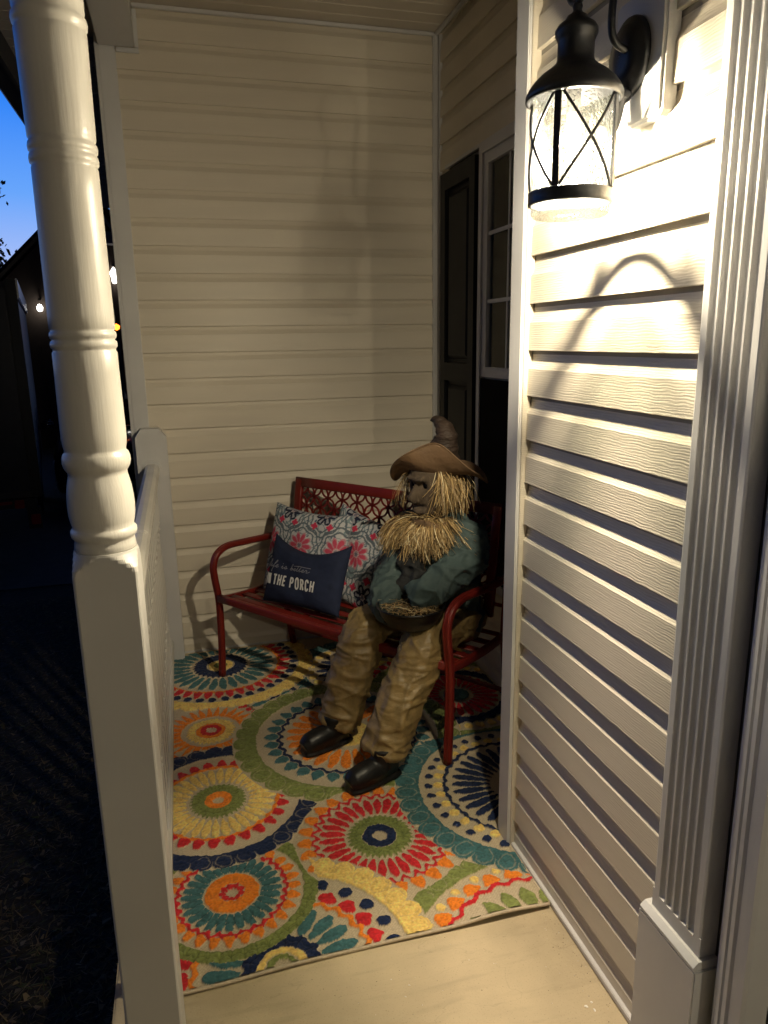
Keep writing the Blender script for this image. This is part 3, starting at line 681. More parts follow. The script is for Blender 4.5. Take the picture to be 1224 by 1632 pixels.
me.loops.add(q.size); me.loops.foreach_set('vertex_index', q.ravel().astype(np.int32)); me.polygons.add(len(q))
me.polygons.foreach_set('loop_start', np.arange(0, q.size, 4, dtype=np.int32)); me.polygons.foreach_set('loop_total', np.full(len(q), 4, np.int32))
me.update(); ca = me.color_attributes.new('Col', 'FLOAT_COLOR', 'POINT')
ca.data.foreach_set('color', np.concatenate([Cg.reshape(-1, 3), np.ones((nx*ny, 1))], 1).astype(np.float32).ravel())
rug = thing('area_rug', 'bright multicoloured rug of overlapping tufted circles under the bench', 'rug', (0, 0, 0))
link('rug_pile', me, mat('rug_yarn', rough=.92, spec=.15, cattr='Col', var=.18, vscale=140, bump=[('noise', 320, (1, 1, 1), .0012)], sheen=.1), rug, smooth=True)
# bound edge
M_BIND = mat('rug_binding', (.50, .42, .30), .9, var=.15, vscale=90)
pts = []
for x in np.arange(-.150, .9401, .01):
    ll = .016*math.exp(-((x-.78)/.14)**2)+.003*math.sin(x*9)**2
    pts.append((x, 1.638+.003*math.sin(x*7)+.008*math.exp(-((x-.45)/.3)**2), .006+ll))
bm = nb(); tube(bm, pts, .005, 8); ob('binding', bm, M_BIND, rug, smooth=True)
bm = nb(); tube(bm, [(.9405, 1.645+.007*i, .006+.006*math.exp(-i/8)) for i in range(51)], .005, 8); ob('binding', bm, M_BIND, rug, smooth=True)

# ------------------------------------------------------------------ bench (local: x along the seat, y to the back)
ang = math.atan2(-.796, .605)
FL = (.097, 3.484, 0)
BW = 1.34
bn = thing('garden_bench', 'red metal garden bench with scrollwork back standing across the corner', 'bench', FL, ang)
prA = rrect(.036, .026, .009, 3)
armpath = spline([(0, 0, .012), (0, .010, .20), (0, .012, .40), (0, -.004, .52), (0, -.008, .59), (0, .018, .645), (0, .085, .672), (0, .20, .668), (0, .33, .660), (0, .46, .655)], 7)
for sx_ in (0.0, BW):
    bm = nb(); sweep(bm, [Vector(p)+Vector((sx_, 0, 0)) for p in armpath], (1, 0, 0), prA)
    # raised ribs along the strap
    for dx in (-.008, .008):
        sweep(bm, [Vector(p)+Vector((sx_+dx, 0, 0)) for p in armpath], (1, 0, 0), rrect(.006, .030, .0025, 2))
    ob('arm_and_front_leg', bm, M_RED, bn, smooth=True)
    rp_ = spline([(sx_, .515, 0.0), (sx_, .48, .20), (sx_, .455, .40), (sx_, .460, .50), (sx_, .470, .60), (sx_, .478, .668)], 6)
    bm = nb(); sweep(bm, rp_, (1, 0, 0), rrect(.030, .030, .007, 3)); ob('rear_leg', bm, M_RED, bn, smooth=True)
    bm = nb(); sweep(bm, spline([(sx_, .005, .415), (sx_, .12, .400), (sx_, .30, .392), (sx_, .455, .400)], 5), (1, 0, 0), rrect(.024, .034, .006, 2)); ob('seat_end_rail', bm, M_RED, bn, smooth=True)
    for yy_, rr2 in ((.01, .020), (.515, .018)):
        bm = nb(); tube(bm, [(sx_, yy_, 0), (sx_, yy_, .010)], rr2, 12); ob('foot_cap', bm, M_BLACK, bn)
def seat_z(b): return .428-.030*math.sin(min(1, max(0, b/.46))*PI*.9)
for b0, w in ((.002, .026), (.085, .040), (.170, .040), (.255, .040), (.340, .040), (.420, .036)):
    bm = nb(); z = seat_z(b0); n_ = 14
    pts = [(.014+(BW-.028)*i/n_, b0, z-.004*math.sin(PI*i/n_)) for i in range(n_+1)]
    sweep(bm, pts, (0, 1, 0), rrect(w, .009 if b0 > .01 else .036, .004, 2)); ob('seat_slat', bm, M_RED, bn, smooth=True)
for x in (.45, .89):
    bm = nb(); sweep(bm, [(x, b, seat_z(b)-.018) for b in np.linspace(.0, .43, 10)], (1, 0, 0), rrect(.03, .006, .002, 1)); ob('cross_strap', bm, M_RED, bn, smooth=True)
bm = nb(); sweep(bm, [(.018, .49, .12), (BW-.018, .49, .12)], (0, 1, 0), rrect(.018, .018, .004, 2)); ob('rear_stretcher', bm, M_RED, bn)
# backrest: frame plus lattice of linked petals on a leaning plane
def bk(x, s): # s: 0 bottom .. 1 top of the back
    return Vector((x, .455+.08*s, .47+.475*s))
nrm = Vector((0, -.475, .08)).normalized()
bm = nb(); sweep(bm, [bk(.062+(BW-.124)*i/8, .97) for i in range(9)], nrm, rrect(.0235, .050, .006, 2)); ob('top_rail', bm, M_RED, bn, smooth=True)
bm = nb(); sweep(bm, [bk(.062+(BW-.124)*i/8, .03) for i in range(9)], nrm, rrect(.022, .036, .006, 2)); ob('lower_back_rail', bm, M_RED, bn, smooth=True)
for x in (.082, BW-.082):
    bm = nb(); sweep(bm, [bk(x, .0+1.0*i/5) for i in range(6)], (1, 0, 0), rrect(.046, .025, .006, 2)); ob('back_upright', bm, M_RED, bn, smooth=True)
for x0_, x1_ in ((.0155, .056), (BW-.056, BW-.0155)):
    for s_ in (.12, .36):
        bm = nb(); sweep(bm, [bk(x0_, s_), bk(x1_, s_)], (0, 1, 0), rrect(.014, .014, .003, 1)); ob('back_bracket', bm, M_RED, bn)
bm = nb(); L0, L1 = .094, BW-.094; ncol = 12; cw = (L1-L0)/ncol; Hh = .495; rows = 8
def bend_strip(a, b, bulge, w=.0095, t=.004, n=6):
    d = b-a; nn = d.cross(nrm).normalized(); pts = []
    for i in range(n+1):
        f = i/n; pts.append(a+d*f+nn*bulge*math.sin(PI*f))
    sweep(bm, pts, nrm, [(t/2, w/2), (-t/2, w/2), (-t/2, -w/2), (t/2, -w/2)])
for r_ in range(rows):
    s0 = .05+.90*(r_/rows); s1 = .05+.90*((r_+1)/rows)
    for c_ in range(ncol):
        xa, xb = L0+c_*cw, L0+(c_+1)*cw
        if (r_ % 2) == 0: A_, B_ = bk((xa+xb)/2, s0), [bk(xa, s1), bk(xb, s1)]
        else: A_, B_ = bk((xa+xb)/2, s1), [bk(xa, s0), bk(xb, s0)]
        for q_ in B_:
            bend_strip(A_, q_, .0155); bend_strip(A_, q_, -.0155)
        tube(bm, [A_+nrm*.004, A_-nrm*.004], .011, 10)
        tube(bm, [B_[0]+nrm*.004, B_[0]-nrm*.004], .011, 10)
ob('back_lattice', bm, M_RED, bn)

# ------------------------------------------------------------------ pillows
bmat = Matrix.Translation(FL) @ Matrix.Rotation(ang, 4, 'Z')
def pillow_surface(w, h, T, sag=0.0):
    def f(u, v, side=-1):
        # u,v in -1..1 ; pointed "dog ear" corners, concave sides
        px = w/2*u*(1-.055*(1-v*v)*abs(u)**3); pz = h/2*v*(1-.060*(1-u*u)*abs(v)**3)
        if sag and v > 0: pz -= sag*v*(1-u*u)
        t = T/2*((1-u**4)*(1-v**4))**.50*(1-.10*abs(u*v))
        t += .004*math.sin(u*7+v*4)*(1-u*u)*(1-v*v)+.005*noise.noise(Vector((u*2.3+w*9, v*2.3, side)))*(1-u*u)*(1-v*v)*4*.5
        e_ = max(abs(u), abs(v)); 
        t += .004*math.sin((math.atan2(v, u))*22)*e_**6*(1-e_**3)
        return Vector((px, side*t, pz))
    return f
def pillow(label, w, h, T, center, tilt, yaw, roll, cols=None, material=None, sag=0, n=60, cat='pillow'):
    f = pillow_surface(w, h, T, sag)
    root = thing('throw_pillow', label, cat, (0, 0, 0)); root.matrix_world = bmat @ Matrix.Translation(center) @ Matrix.Rotation(yaw, 4, 'Z') @ Matrix.Rotation(tilt, 4, 'X') @ Matrix.Rotation(roll, 4, 'Y')
    bm = nb(); cl = bm.verts.layers.float_color.new('Col') if cols else None
    U = [math.sin(PI/2*(2*i/n-1)*.999)*.5+(2*i/n-1)*.5 for i in range(n+1)]
    G = {}
    for side in (-1, 1):
        for i, u in enumerate(U):
            for j, v in enumerate(U):
                bd = i in (0, n) or j in (0, n)
                if bd and side == 1: G[side, i, j] = G[-1, i, j]; continue
                vt = bm.verts.new(f(u, v, side)); G[side, i, j] = vt
                if cols: vt[cl] = (*cols(u*w/2, v*h/2), 1)
        for i in range(n):
            for j in range(n):
                bm.faces.new((G[side, i, j], G[side, i+1, j], G[side, i+1, j+1], G[side, i, j+1]))
    ob('cover', bm, material, root, smooth=True)
    bm = nb(); pts = [f(u, -1) for u in U]+[f(1, v) for v in U[1:]]+[f(u, 1) for u in U[::-1][1:]]+[f(-1, v) for v in U[::-1][1:]]
    tube(bm, pts, .0022, 6, capped=False); ob('seam', bm, material if not cols else M_SEAM, root, smooth=True)
    return root, f
def floral(x, z):
    x *= .78; z *= .78
    P = .34
    def c(a, b): return a
    col = np.array((.50, .51, .53)); 
    gx_ = (x+.02)/P; gz_ = (z+.03)/P
    # grey scroll ogees
    q1 = abs(math.sin(gx_*PI*2+1.1*math.sin(gz_*PI*4)))
    n1 = noise.noise(Vector((x*38, z*38, 1))); n2 = noise.noise(Vector((x*75, z*75, 4)))
    if abs(n1) < .09: col = np.array((.20, .27, .30))
    if n2 > .42: col = np.array((.10, .13, .20))
    if n2 < -.45: col = np.array((.60, .58, .57))
    # flowers on lattice: pink at nodes, navy at offset
    def flower(cx, cz, R, n, cin, cout, ph=0):
        nonlocal col
        dx, dz = x-cx, z-cz; r = math.hypot(dx, dz); 
        if r > R*1.06: return
        t = math.atan2(dz, dx); w = abs(math.cos(t*n/2+ph))
        rr = R*(.55+.45*w**.8)
        if r < rr:
            k_ = r/rr
            if k_ < .18: col = np.array((.15, .15, .2))
            elif k_ < .27: col = np.array((.5, .42, .42))
            elif k_ > .86: col = np.array(cout)
            else:
                col = np.array(cin if w > .42 else cout)
    def scroll(cx, cz, R):
        nonlocal col
        r = math.hypot((x-cx), (z-cz)*.9)
        for rr_ in (R, R*.78):
            if abs(r-rr_-.004*math.cos(8*math.atan2(z-cz, x-cx))) < .0032: col = np.array((.11, .14, .17))
    for i in range(-2, 3):
        for j in range(-2, 3):
            ox = .5*(j % 2)
            cx = (i+ox)*P*.5-.02+.02; cz = j*P*.42+.03
            if abs(x-cx) < .12 and abs(z-cz) < .12:
                scroll(cx, cz, .082)
                if (j % 2) == 0:
                    flower(cx, cz, .058, 10, (.50, .065, .115), (.46, .24, .28))
                else:
                    flower(cx, cz, .050, 6, (.016, .022, .05), (.016, .022, .05))
                    r = math.hypot(x-cx, z-cz); t = math.atan2(z-cz, x-cx)
                    if .018 < r < .040 and abs(math.cos(3*t)) > .88: col = np.array((.33, .34, .38))
                    for kk in range(5):
                        a = kk*2*PI/5+PI/2; 
                        if math.hypot(x-cx-.064*math.cos(a), z-cz-.064*math.sin(a)) < .0135+.003*math.cos(4*math.atan2(z-cz-.064*math.sin(a), x-cx-.064*math.cos(a))): col = np.array((.55, .04, .095))
    return col
M_SEAM = mat('pillow_piping', (.25, .26, .3), .9)
M_FLOR = mat('floral_canvas', rough=.9, spec=.2, cattr='Col', bump=[('noise', 500, (1, 1, 1), .0006), ('noise', 14, (1, 1, 1), .004)])
M_NAVY = mat('navy_canvas', (.016, .022, .050), .85, spec=.2, var=.15, vscale=30, bump=[('noise', 500, (1, 1, 1), .0006), ('noise', 12, (1, 1, 1), .006)])
pillow('floral pillow peeking out between the left floral pillow and the scarecrow', .46, .46, .12, (.585, .420, .605), math.radians(-17), math.radians(-3), math.radians(9), floral, M_FLOR, n=150, sag=.01)
pillow('square pink and navy floral pillow leaning behind the navy lettered pillow', .50, .45, .13, (.300, .335, .622), math.radians(-17), math.radians(2), math.radians(1), floral, M_FLOR, n=160, sag=.012)
nv, nf = pillow('navy rectangular pillow printed life is better on the porch', .47, .33, .115, (.420, .200, .575), math.radians(-22), math.radians(2), math.radians(-1), None, M_NAVY, sag=.060)
# lettering as thin raised print following the pillow face
M_WHT = mat('white_print', (.62, .62, .60), .8); M_GRY = mat('grey_print', (.20, .20, .235), .8)
def stroke(bm, pts, w):
    """pts in pillow uv (u right, v up, -1..1 scaled) ; ribbon on the surface"""
    P = [nf(max(-.99, min(.99, u)), v, -1)+Vector((0, -.0012, 0)) for u, v in pts]
    prevv = None
    for i in range(len(P)):
        t = (P[min(i+1, len(P)-1)]-P[max(i-1, 0)]); t.normalize(); s_ = t.cross(Vector((0, 1, 0))).normalized()*w/2
        a, b = bm.verts.new(P[i]+s_), bm.verts.new(P[i]-s_)
        if prevv: bm.faces.new((prevv[0], prevv[1], b, a))
        prevv = (a, b)
def sub(pts, n=4):
    out = []
    for a, b in zip(pts, pts[1:]):
        for k in range(n): out.append((a[0]+(b[0]-a[0])*k/n, a[1]+(b[1]-a[1])*k/n))
    out.append(pts[-1]); return out
def arc(cx, cy, rx, ry, a0, a1, n=10): return [(cx+rx*math.cos(math.radians(a0+(a1-a0)*k/n)), cy+ry*math.sin(math.radians(a0+(a1-a0)*k/n))) for k in range(n+1)]
GLY = {
 'O': [arc(.5, .72, .38, .28, 0, 180)+arc(.5, .28, .38, .28, 180, 360)+[(.88, .72)]],
 'N': [[(.12, 0), (.12, 1)], [(.12, 1), (.88, 0)], [(.88, 0), (.88, 1)]],
 'T': [[(.5, 0), (.5, 1)], [(0, .93), (1, .93)]],
 'H': [[(.12, 0), (.12, 1)], [(.88, 0), (.88, 1)], [(.12, .52), (.88, .52)]],
 'E': [[(.15, 0), (.15, 1)], [(.15, .93), (.85, .93)], [(.15, .52), (.75, .52)], [(.15, .07), (.85, .07)]],
 'P': [[(.15, 0), (.15, 1)], [(.15, .93)]+[(.5, .93)]+arc(.5, .70, .36, .23, 90, -90)+[(.15, .47)]],
 'R': [[(.15, 0), (.15, 1)], [(.15, .93)]+[(.5, .93)]+arc(.5, .72, .35, .21, 90, -90)+[(.15, .51)], [(.5, .5), (.88, 0)]],
 'C': [arc(.5, .70, .37, .28, 10, 180)+arc(.5, .30, .37, .28, 180, 350)]}
bm = nb()
x = -.97; cwid = .088; hgt = .30; base = -.47
for ch in 'ON THE PORCH':
    if ch == ' ': x += .065; continue
    for st in GLY[ch]: stroke(bm, sub([(x+p[0]*cwid, base+p[1]*hgt) for p in st]), .0085)
    x += cwid+.046
ob('printed_capitals', bm, M_WHT, nv)
SCR = {'l': [(0, .05), (.35, .5), (.75, 1.5), (.62, 1.9), (.38, 1.6), (.30, .6), (.35, .08), (.6, 0), (.9, .3)],
 'i': [(0, .2), (.3, .8), (.28, .3), (.4, 0), (.65, .1), (.9, .35)],
 'f': [(0, .2), (.45, .7), (1.0, 1.7), (.95, 2.0), (.7, 1.7), (.35, .3), (.15, -.9), (.0, -1.0), (.15, -.5), (.6, .1), (.95, .35)],
 'e': [(0, .2), (.45, .35), (.7, .65), (.5, .85), (.25, .55), (.3, .12), (.6, 0), (1.0, .35)],
 's': [(0, .2), (.35, .85), (.45, .75), (.6, .35), (.45, .02), (.15, .05), (.6, .12), (.95, .35)],
 'b': [(0, .2), (.4, .9), (.75, 1.8), (.6, 1.95), (.35, 1.3), (.22, .3), (.3, .02), (.6, .1), (.75, .5), (.55, .7), (.35, .5), (.7, .5), (1.0, .45)],
 't': [(0, .2), (.35, .8), (.65, 1.6), (.45, .9), (.32, .3), (.45, 0), (.75, .12), (1.0, .4)],
 'r': [(0, .2), (.25, .8), (.35, .95), (.4, .75), (.65, .75), (.6, .35), (.7, .03), (1.1, .2), (1.5, .6)]}
bm = nb(); x = -.90; hh = .135; wd = .095; base = .03
for wi, word in enumerate(('life', 'is', 'better')):
    pts = []
    for ch in word:
        g = SCR[ch]; ww_ = wd*(1.0 if ch in 'bfe' else .85)
        pts += [(x+p[0]*ww_+p[1]*hh*.10, base+p[1]*hh) for p in g]; x += ww_*(.95)
    sp_ = [(p.x, p.y) for p in spline([(a, b, 0) for a, b in pts], 4)]
    stroke(bm, sp_, .0026); x += .075
    if word == 'better': stroke(bm, sub([(x-.46, base+.20), (x-.30, base+.235), (x-.02, base+.21)], 5), .0026)
    if word == 'is': stroke(bm, [(x-.205, base+.19), (x-.195, base+.205)], .004)
ob('printed_script', bm, M_GRY, nv)

# ------------------------------------------------------------------ scarecrow (built in bench space)
sc = thing('scarecrow', 'seated scarecrow in witch hat, teal shirt, baggy brown trousers and black shoes', 'scarecrow', FL, ang)
def remeshed(name, build, voxel, mats, parent, disp, smooth_it=4):
    bm = nb(); build(bm); me = bpy.data.meshes.new(name+'_raw'); bm.to_mesh(me); bm.free()
    t = bpy.data.objects.new('tmp', me); COL.objects.link(t)
    md = t.modifiers.new('r', 'REMESH'); md.mode = 'VOXEL'; md.voxel_size = voxel
    s_ = t.modifiers.new('s', 'SMOOTH'); s_.iterations = smooth_it; s_.factor = .5
    dg = bpy.context.evaluated_depsgraph_get(); m2 = bpy.data.meshes.new_from_object(t.evaluated_get(dg)); bpy.data.objects.remove(t)
    m2.name = name
    N = [v.normal.copy() for v in m2.vertices]
    for v, n_ in zip(m2.vertices, N): v.co = v.co+n_*disp(v.co)
    m2.materials.clear()
    return link(name, m2, mats, parent, smooth=True)
def ridge(p, s=1): return 1-abs(noise.noise(p))*2.2
def leg_disp(p):
    w = Vector((noise.noise(p*4), noise.noise(p*4+Vector((9, 0, 0))), noise.noise(p*4+Vector((0, 9, 0)))))*.035
    q = p+w
    d = .0075*max(0, ridge(Vector((q.x*5+q.z*5, q.y*5, q.z*11))))**2          # slanting folds
    d += .0080*max(0, ridge(Vector((q.x*11+7, q.y*11, q.z*2.2))))**2           # long folds down the leg
    d += .0025*max(0, ridge(Vector((q.x*7, q.y*7, q.z*26+3))))**3              # crushed cross creases
    n3 = abs(noise.noise(Vector((q.x*6+q.z*7, q.y*6, q.z*8-q.x*5+4))))
    d += .0065*max(0, 1-n3*7)
    n4 = abs(noise.noise(Vector((q.x*5-q.z*9, q.y*5, q.z*12+11))))
    d += .0055*max(0, 1-n4*8)
    return d-.007
M_PANT = mat('brown_satin_trousers', (.215, .150, .058), .46, spec=.5, var=.25, vscale=11, stretch=(3, 3, 1), bump=[('noise', 300, (1, 1, 1), .0004), ('noise', 26, (1, 1, 2.4), .0035)])
def pants(bm):
    for (hx, hy, kx, ky, ax, ay, az) in ((1.03, .30, .925, .045, .872, -.105, .105), (1.22, .30, 1.215, .030, 1.170, -.195, .105)):
        P = [(hx, hy, .495), (hx*.6+kx*.4, hy*.55+ky*.45, .505), (kx+.003, ky+.03, .495), (kx, ky-.040, .455), (kx-.006, ky-.072, .385), (kx*.62+ax*.38, (ky-.08)*.62+ay*.38, .30), (kx*.3+ax*.7, (ky-.08)*.3+ay*.7, .20), (ax, ay, az-.012)]
        tube(bm, spline(P, 5), [r for r in np.interp(np.linspace(0, 7, 36), range(8), [.085, .084, .082, .088, .092, .088, .088, .088])], 20)
    tube(bm, [(1.12, .36, .43), (1.12, .32, .52)], .16, 20)
remeshed('trousers', pants, .0062, M_PANT, sc, leg_disp, 5)
M_SHIRT = mat('teal_cotton_shirt', (.048, .074, .074), .74, spec=.3, var=.2, vscale=7, bump=[('noise', 400, (1, 1, 1), .0005), ('noise', 22, (1.6, 1.6, 1), .004)])
def shirt(bm):
    tube(bm, spline([(1.13, .33, .47), (1.13, .30, .56), (1.13, .29, .70), (1.12, .28, .84), (1.12, .27, .92), (1.12, .26, .97)], 5), [(a, a*.72) for a in np.interp(np.linspace(0, 5, 26), range(6), [.17, .165, .160, .170, .14, .08])], 28)
    tube(bm, spline([(1.06, .27, .885), (.995, .24, .845), (1.000, .17, .73), (1.015, .08, .645), (1.045, .01, .612), (1.09, -.005, .605)], 6), list(np.interp(np.linspace(0, 5, 31), range(6), [.07, .088, .088, .085, .078, .060])), 18)
    tube(bm, spline([(1.20, .27, .885), (1.255, .26, .865), (1.280, .235, .815), (1.275, .15, .760), (1.23, .06, .700), (1.16, .02, .655)], 6), list(np.interp(np.linspace(0, 5, 31), range(6), [.07, .088, .086, .080, .070, .056])), 18)
def shirt_disp(p):
    w = Vector((noise.noise(p*6), noise.noise(p*6+Vector((9, 0, 0))), noise.noise(p*6+Vector((0, 9, 0)))))*.06; q = p+w
    d = .016*max(0, ridge(Vector((q.x*6+q.z*5, q.y*6, q.z*7-q.x*4))))**2
    d += .005*max(0, ridge(Vector((q.x*14, q.y*12, q.z*15+3))))**3
    n3 = abs(noise.noise(Vector((q.x*8+q.z*7, q.y*8, q.z*8-q.x*6+4))))
    d += .008*max(0, 1-n3*6)
    n4 = abs(noise.noise(Vector((q.x*7-q.z*8, q.y*7, q.z*10+11))))
    d += .006*max(0, 1-n4*7)
    return d-.010
remeshed('shirt', shirt, .0065, M_SHIRT, sc, shirt_disp, 5)
# near-black tubes added for the dark folds and opening of the shirt front
M_FOLDS = mat('near_black_folds', (.008, .009, .010), .8, var=.3, vscale=12, bump=[('noise', 25, (1, 1, 1), .01)])
def dark_folds(bm):
    for pts in (((1.00, .13, .86), (1.02, .11, .76), (1.06, .09, .66), (1.08, .07, .60)), ((.965, .16, .82), (.995, .115, .70), (1.03, .08, .62))):
        tube(bm, spline([Vector(p) for p in pts], 5), (.035, .018), 12)
def vt(bm):
    for pts in (((1.05, .150, .86), (1.075, .105, .76), (1.10, .072, .69), (1.125, .060, .62)), ((1.10, .140, .80), (1.13, .095, .72), (1.14, .070, .64))):
        sp_ = spline(pts, 6); tube(bm, sp_, [(.040, .030)]*len(sp_), 14)
remeshed('dark_folds', vt, .008, M_FOLDS, sc, shirt_disp, 2)
# shoes
M_SHOE = mat('black_shoe_rubber', (.006, .006, .006), .42, spec=.4, var=.2, vscale=20, bump=[('noise', 14, (1, 1, 1), .004)])
def mkshoe(tx, ty, hx, hy):
    tx, ty, hx, hy = tx, ty, hx, hy
    d = Vector((hx-tx, hy-ty, 0)); L = d.length; d.normalize()
    def b(bm):
        T = Vector((tx, ty, 0))
        P = [T+d*.010+Vector((0, 0, .040)), T+d*.035+Vector((0, 0, .050)), T+d*.08+Vector((0, 0, .056)), T+d*.14+Vector((0, 0, .058)), T+d*(L-.06)+Vector((0, 0, .066)), T+d*(L-.01)+Vector((0, 0, .055))]
        tube(bm, P, [(.030, .026), (.043, .040), (.047, .045), (.044, .048), (.042, .052), (.028, .045)], 20)
        tube(bm, [T+d*(L-.07)+Vector((0, 0, .06)), T+d*(L-.07)+Vector((0, 0, .14))], .045, 16)
        P = [T+d*.008+Vector((0, 0, .013)), T+d*.04+Vector((0, 0, .013)), T+d*.10+Vector((0, 0, .013)), T+d*.17+Vector((0, 0, .013)), T+d*(L-.03)+Vector((0, 0, .013)), T+d*(L+.005)+Vector((0, 0, .013))]
        tube(bm, P, [(.030, .014), (.044, .015), (.048, .015), (.042, .015), (.042, .015), (.028, .014)], 20)
    return b
for a in ((.835, -.305, .905, -.085), (1.145, -.390, 1.215, -.165)):
    o = remeshed('shoe', mkshoe(*a), .006, M_SHOE, sc, lambda p: 0.0, 3); o.location.z = .009
# head: burlap mask
M_BURL = mat('burlap_mask', (.060, .042, .026), .9, var=.3, vscale=18, bump=[('noise', 260, (1, 1, 1), .002), ('noise', 20, (1, 1, 1), .006)])
HC = Vector((1.130, .225, 1.078)); HF = Vector((-.25, -1, -.10)).normalized(); HR = Vector((HF.y, -HF.x, 0)).normalized()*-1; HU = HR.cross(HF)*-1
if HU.z < 0: HU = -HU
def hp(r, f, u): return HC+HR*r+HF*f+HU*u
def head(bm):
    tube(bm, [hp(0, .02, -.125), hp(0, .03, -.10), hp(0, .025, -.06), hp(0, .015, 0), hp(0, .005, .06), hp(0, 0, .10), hp(0, 0, .125)], [(.030, .030), (.055, .058), (.074, .078), (.086, .092), (.086, .092), (.062, .068), (.02, .02)], 28)
    tube(bm, [hp(0, .095, .02), hp(0, .125, -.030), hp(0, .112, -.045)], [.012, .019, .012], 12)      # nose
    tube(bm, [hp(-.045, .098, .043), hp(.045, .098, .043)], .012, 10)      # brow
    tube(bm, [hp(-.035, .085, -.085), hp(0, .098, -.088), hp(.035, .085, -.085)], .012, 10)   # chin/lip
    tube(bm, [hp(0, 0, -.10), hp(0, .02, -.19)], .050, 18)
def head_disp(p):
    d = 0
    for s_ in (-1, 1):
        q = p-hp(s_*.034, .095, .018); d -= .026*math.exp(-(q.length/.021)**2)
    q = p-hp(0, .10, -.066); d -= .012*math.exp(-((q.dot(HU))/.008)**2-((q.dot(HR))/.032)**2-(q.dot(HF)/.05)**2)
    d += .004*max(0, ridge(Vector((p.x*26, p.y*26, p.z*15))))**2
    return d
remeshed('burlap_head', head, .0055, M_BURL, sc, head_disp, 2)
for s_ in (-1, 1):
    bm = nb(); bmesh.ops.create_uvsphere(bm, u_segments=14, v_segments=10, radius=.0165, matrix=Matrix.Translation(hp(s_*.034, .0685, .018)))
    ob('eye_hole', bm, M_DARK, sc, smooth=True)
# collar band
bm = nb(); pts = [HC+Vector((.078*math.cos(a), .080*math.sin(a)-.015, -.150+.008*math.sin(a*3))) for a in np.linspace(0, 2*PI, 33)]
tube(bm, pts, (.011, .018), 8, capped=False); ob('neck_band', bm, mat('brown_suede', (.11, .065, .03), .85, var=.3, vscale=30), sc, smooth=True)
# straw
def straw(name, gen, parent, n, kind='stuff'):
    bm = nb(); cl = bm.verts.layers.float_color.new('Col')
    for _ in range(n):
        p0, p1, p2, w = gen(); m_ = 5; g = random.random()
        c = Vector((.50, .345, .15))*(.25+.85*g) if g > .12 else Vector((.25, .16, .07))
        if random.random() < .12: c = Vector((.80, .68, .42))
        s_ = Vector((random.gauss(0, 1), random.gauss(0, 1), random.gauss(0, .4))).normalized(); prevv = None
        for k in range(m_+1):
            t = k/m_; p = p0*(1-t)**2+p1*2*t*(1-t)+p2*t*t; ww = w*(1-.5*t)
            a, b = bm.verts.new(p+s_*ww), bm.verts.new(p-s_*ww); a[cl] = b[cl] = (*c, 1)
            if prevv: bm.faces.new((prevv[0], prevv[1], b, a))
            prevv = (a, b)
    me = bpy.data.meshes.new(name); bm.to_mesh(me); bm.free(); o = link(name, me, M_STRAW, parent)
    if kind: o['kind'] = kind
    return o
def g_collar():
    a = random.uniform(0, 2*PI); 
    if random.random() < .65: a = random.uniform(PI*.95, PI*2.05)
    d = Vector((math.cos(a), math.sin(a), 0)); r0 = .070; c = Vector((1.125, .235, .935))
    front = max(0, -d.y)
    p0 = c+Vector((d.x*r0, d.y*r0, random.uniform(-.005, .018)))
    L = random.uniform(.06, .125)+.030*front; rr = r0+random.uniform(.02, .080)+.025*front
    p2 = c+Vector((d.x*(rr+.012*abs(d.x)), d.y*rr, -L*random.uniform(.45, 1.10)))+Vector((random.gauss(0, .030), random.gauss(0, .014), random.gauss(0, .016)))
    p1 = c+Vector((d.x*(rr*.85), d.y*rr*.9, -.02+random.gauss(0, .018)))+Vector((random.gauss(0, .022), random.gauss(0, .012), 0))
    return p0, p1, p2, random.uniform(.0007, .0026)
straw('straw_collar', g_collar, sc, 2300)
def g_side():  # puffed straw at the left shoulder
    p0 = Vector((1.065, .19, .935))+Vector((random.gauss(0, .015), random.gauss(0, .012), random.gauss(0, .01)))
    a = random.uniform(2.6, 3.9)
    p2 = p0+Vector((math.cos(a)*random.uniform(.07, .14), -.07+math.sin(a)*.05, -random.uniform(.07, .14)))
    return p0, (p0+p2)/2+Vector((-.03, -.03, .045)), p2, random.uniform(.0013, .0026)
straw('straw_tuft', g_side, sc, 320)
def g_hair():
    s_ = random.choice((-1, 1, 1)); a = random.uniform(.0, 1.2)
    p0 = hp(s_*(.078+.016*random.random()), .050-.10*max(0, a)+random.gauss(0, .008), .065+random.gauss(0, .012))
    L = random.uniform(.05, .17)
    p2 = p0+HR*s_*random.uniform(-.02, .055)-HU*L+HF*random.uniform(-.01, .05)+Vector((random.gauss(0, .026), random.gauss(0, .018), random.gauss(0, .01)))
    p1 = (p0+p2)/2+HR*s_*random.uniform(.02, .045)+HF*random.uniform(0, .02)
    return p0, p1, p2, random.uniform(.0007, .0022)
straw('straw_hair', g_hair, sc, 950)
def g_stray():
    p0 = hp(random.choice((-1, 1))*.06, .075, .06); p2 = p0+Vector((random.uniform(-.10, .12), random.uniform(-.06, .0), random.uniform(-.13, -.03)))
    return p0, (p0+p2)/2+Vector((0, -.03, .02)), p2, .0014
straw('stray_straw', g_stray, sc, 5)
def g_chin():
    a = random.uniform(PI*1.0, PI*2); p0 = HC+Vector((.06*math.cos(a), .06*math.sin(a)-.03, -.118)); p2 = p0+Vector((random.gauss(0, .03), -.02+random.gauss(0, .02), random.uniform(-.02, .03)))
    return p0, (p0+p2)/2+Vector((0, -.012, .01)), p2, .0014
straw('chin_straw', g_chin, sc, 90)
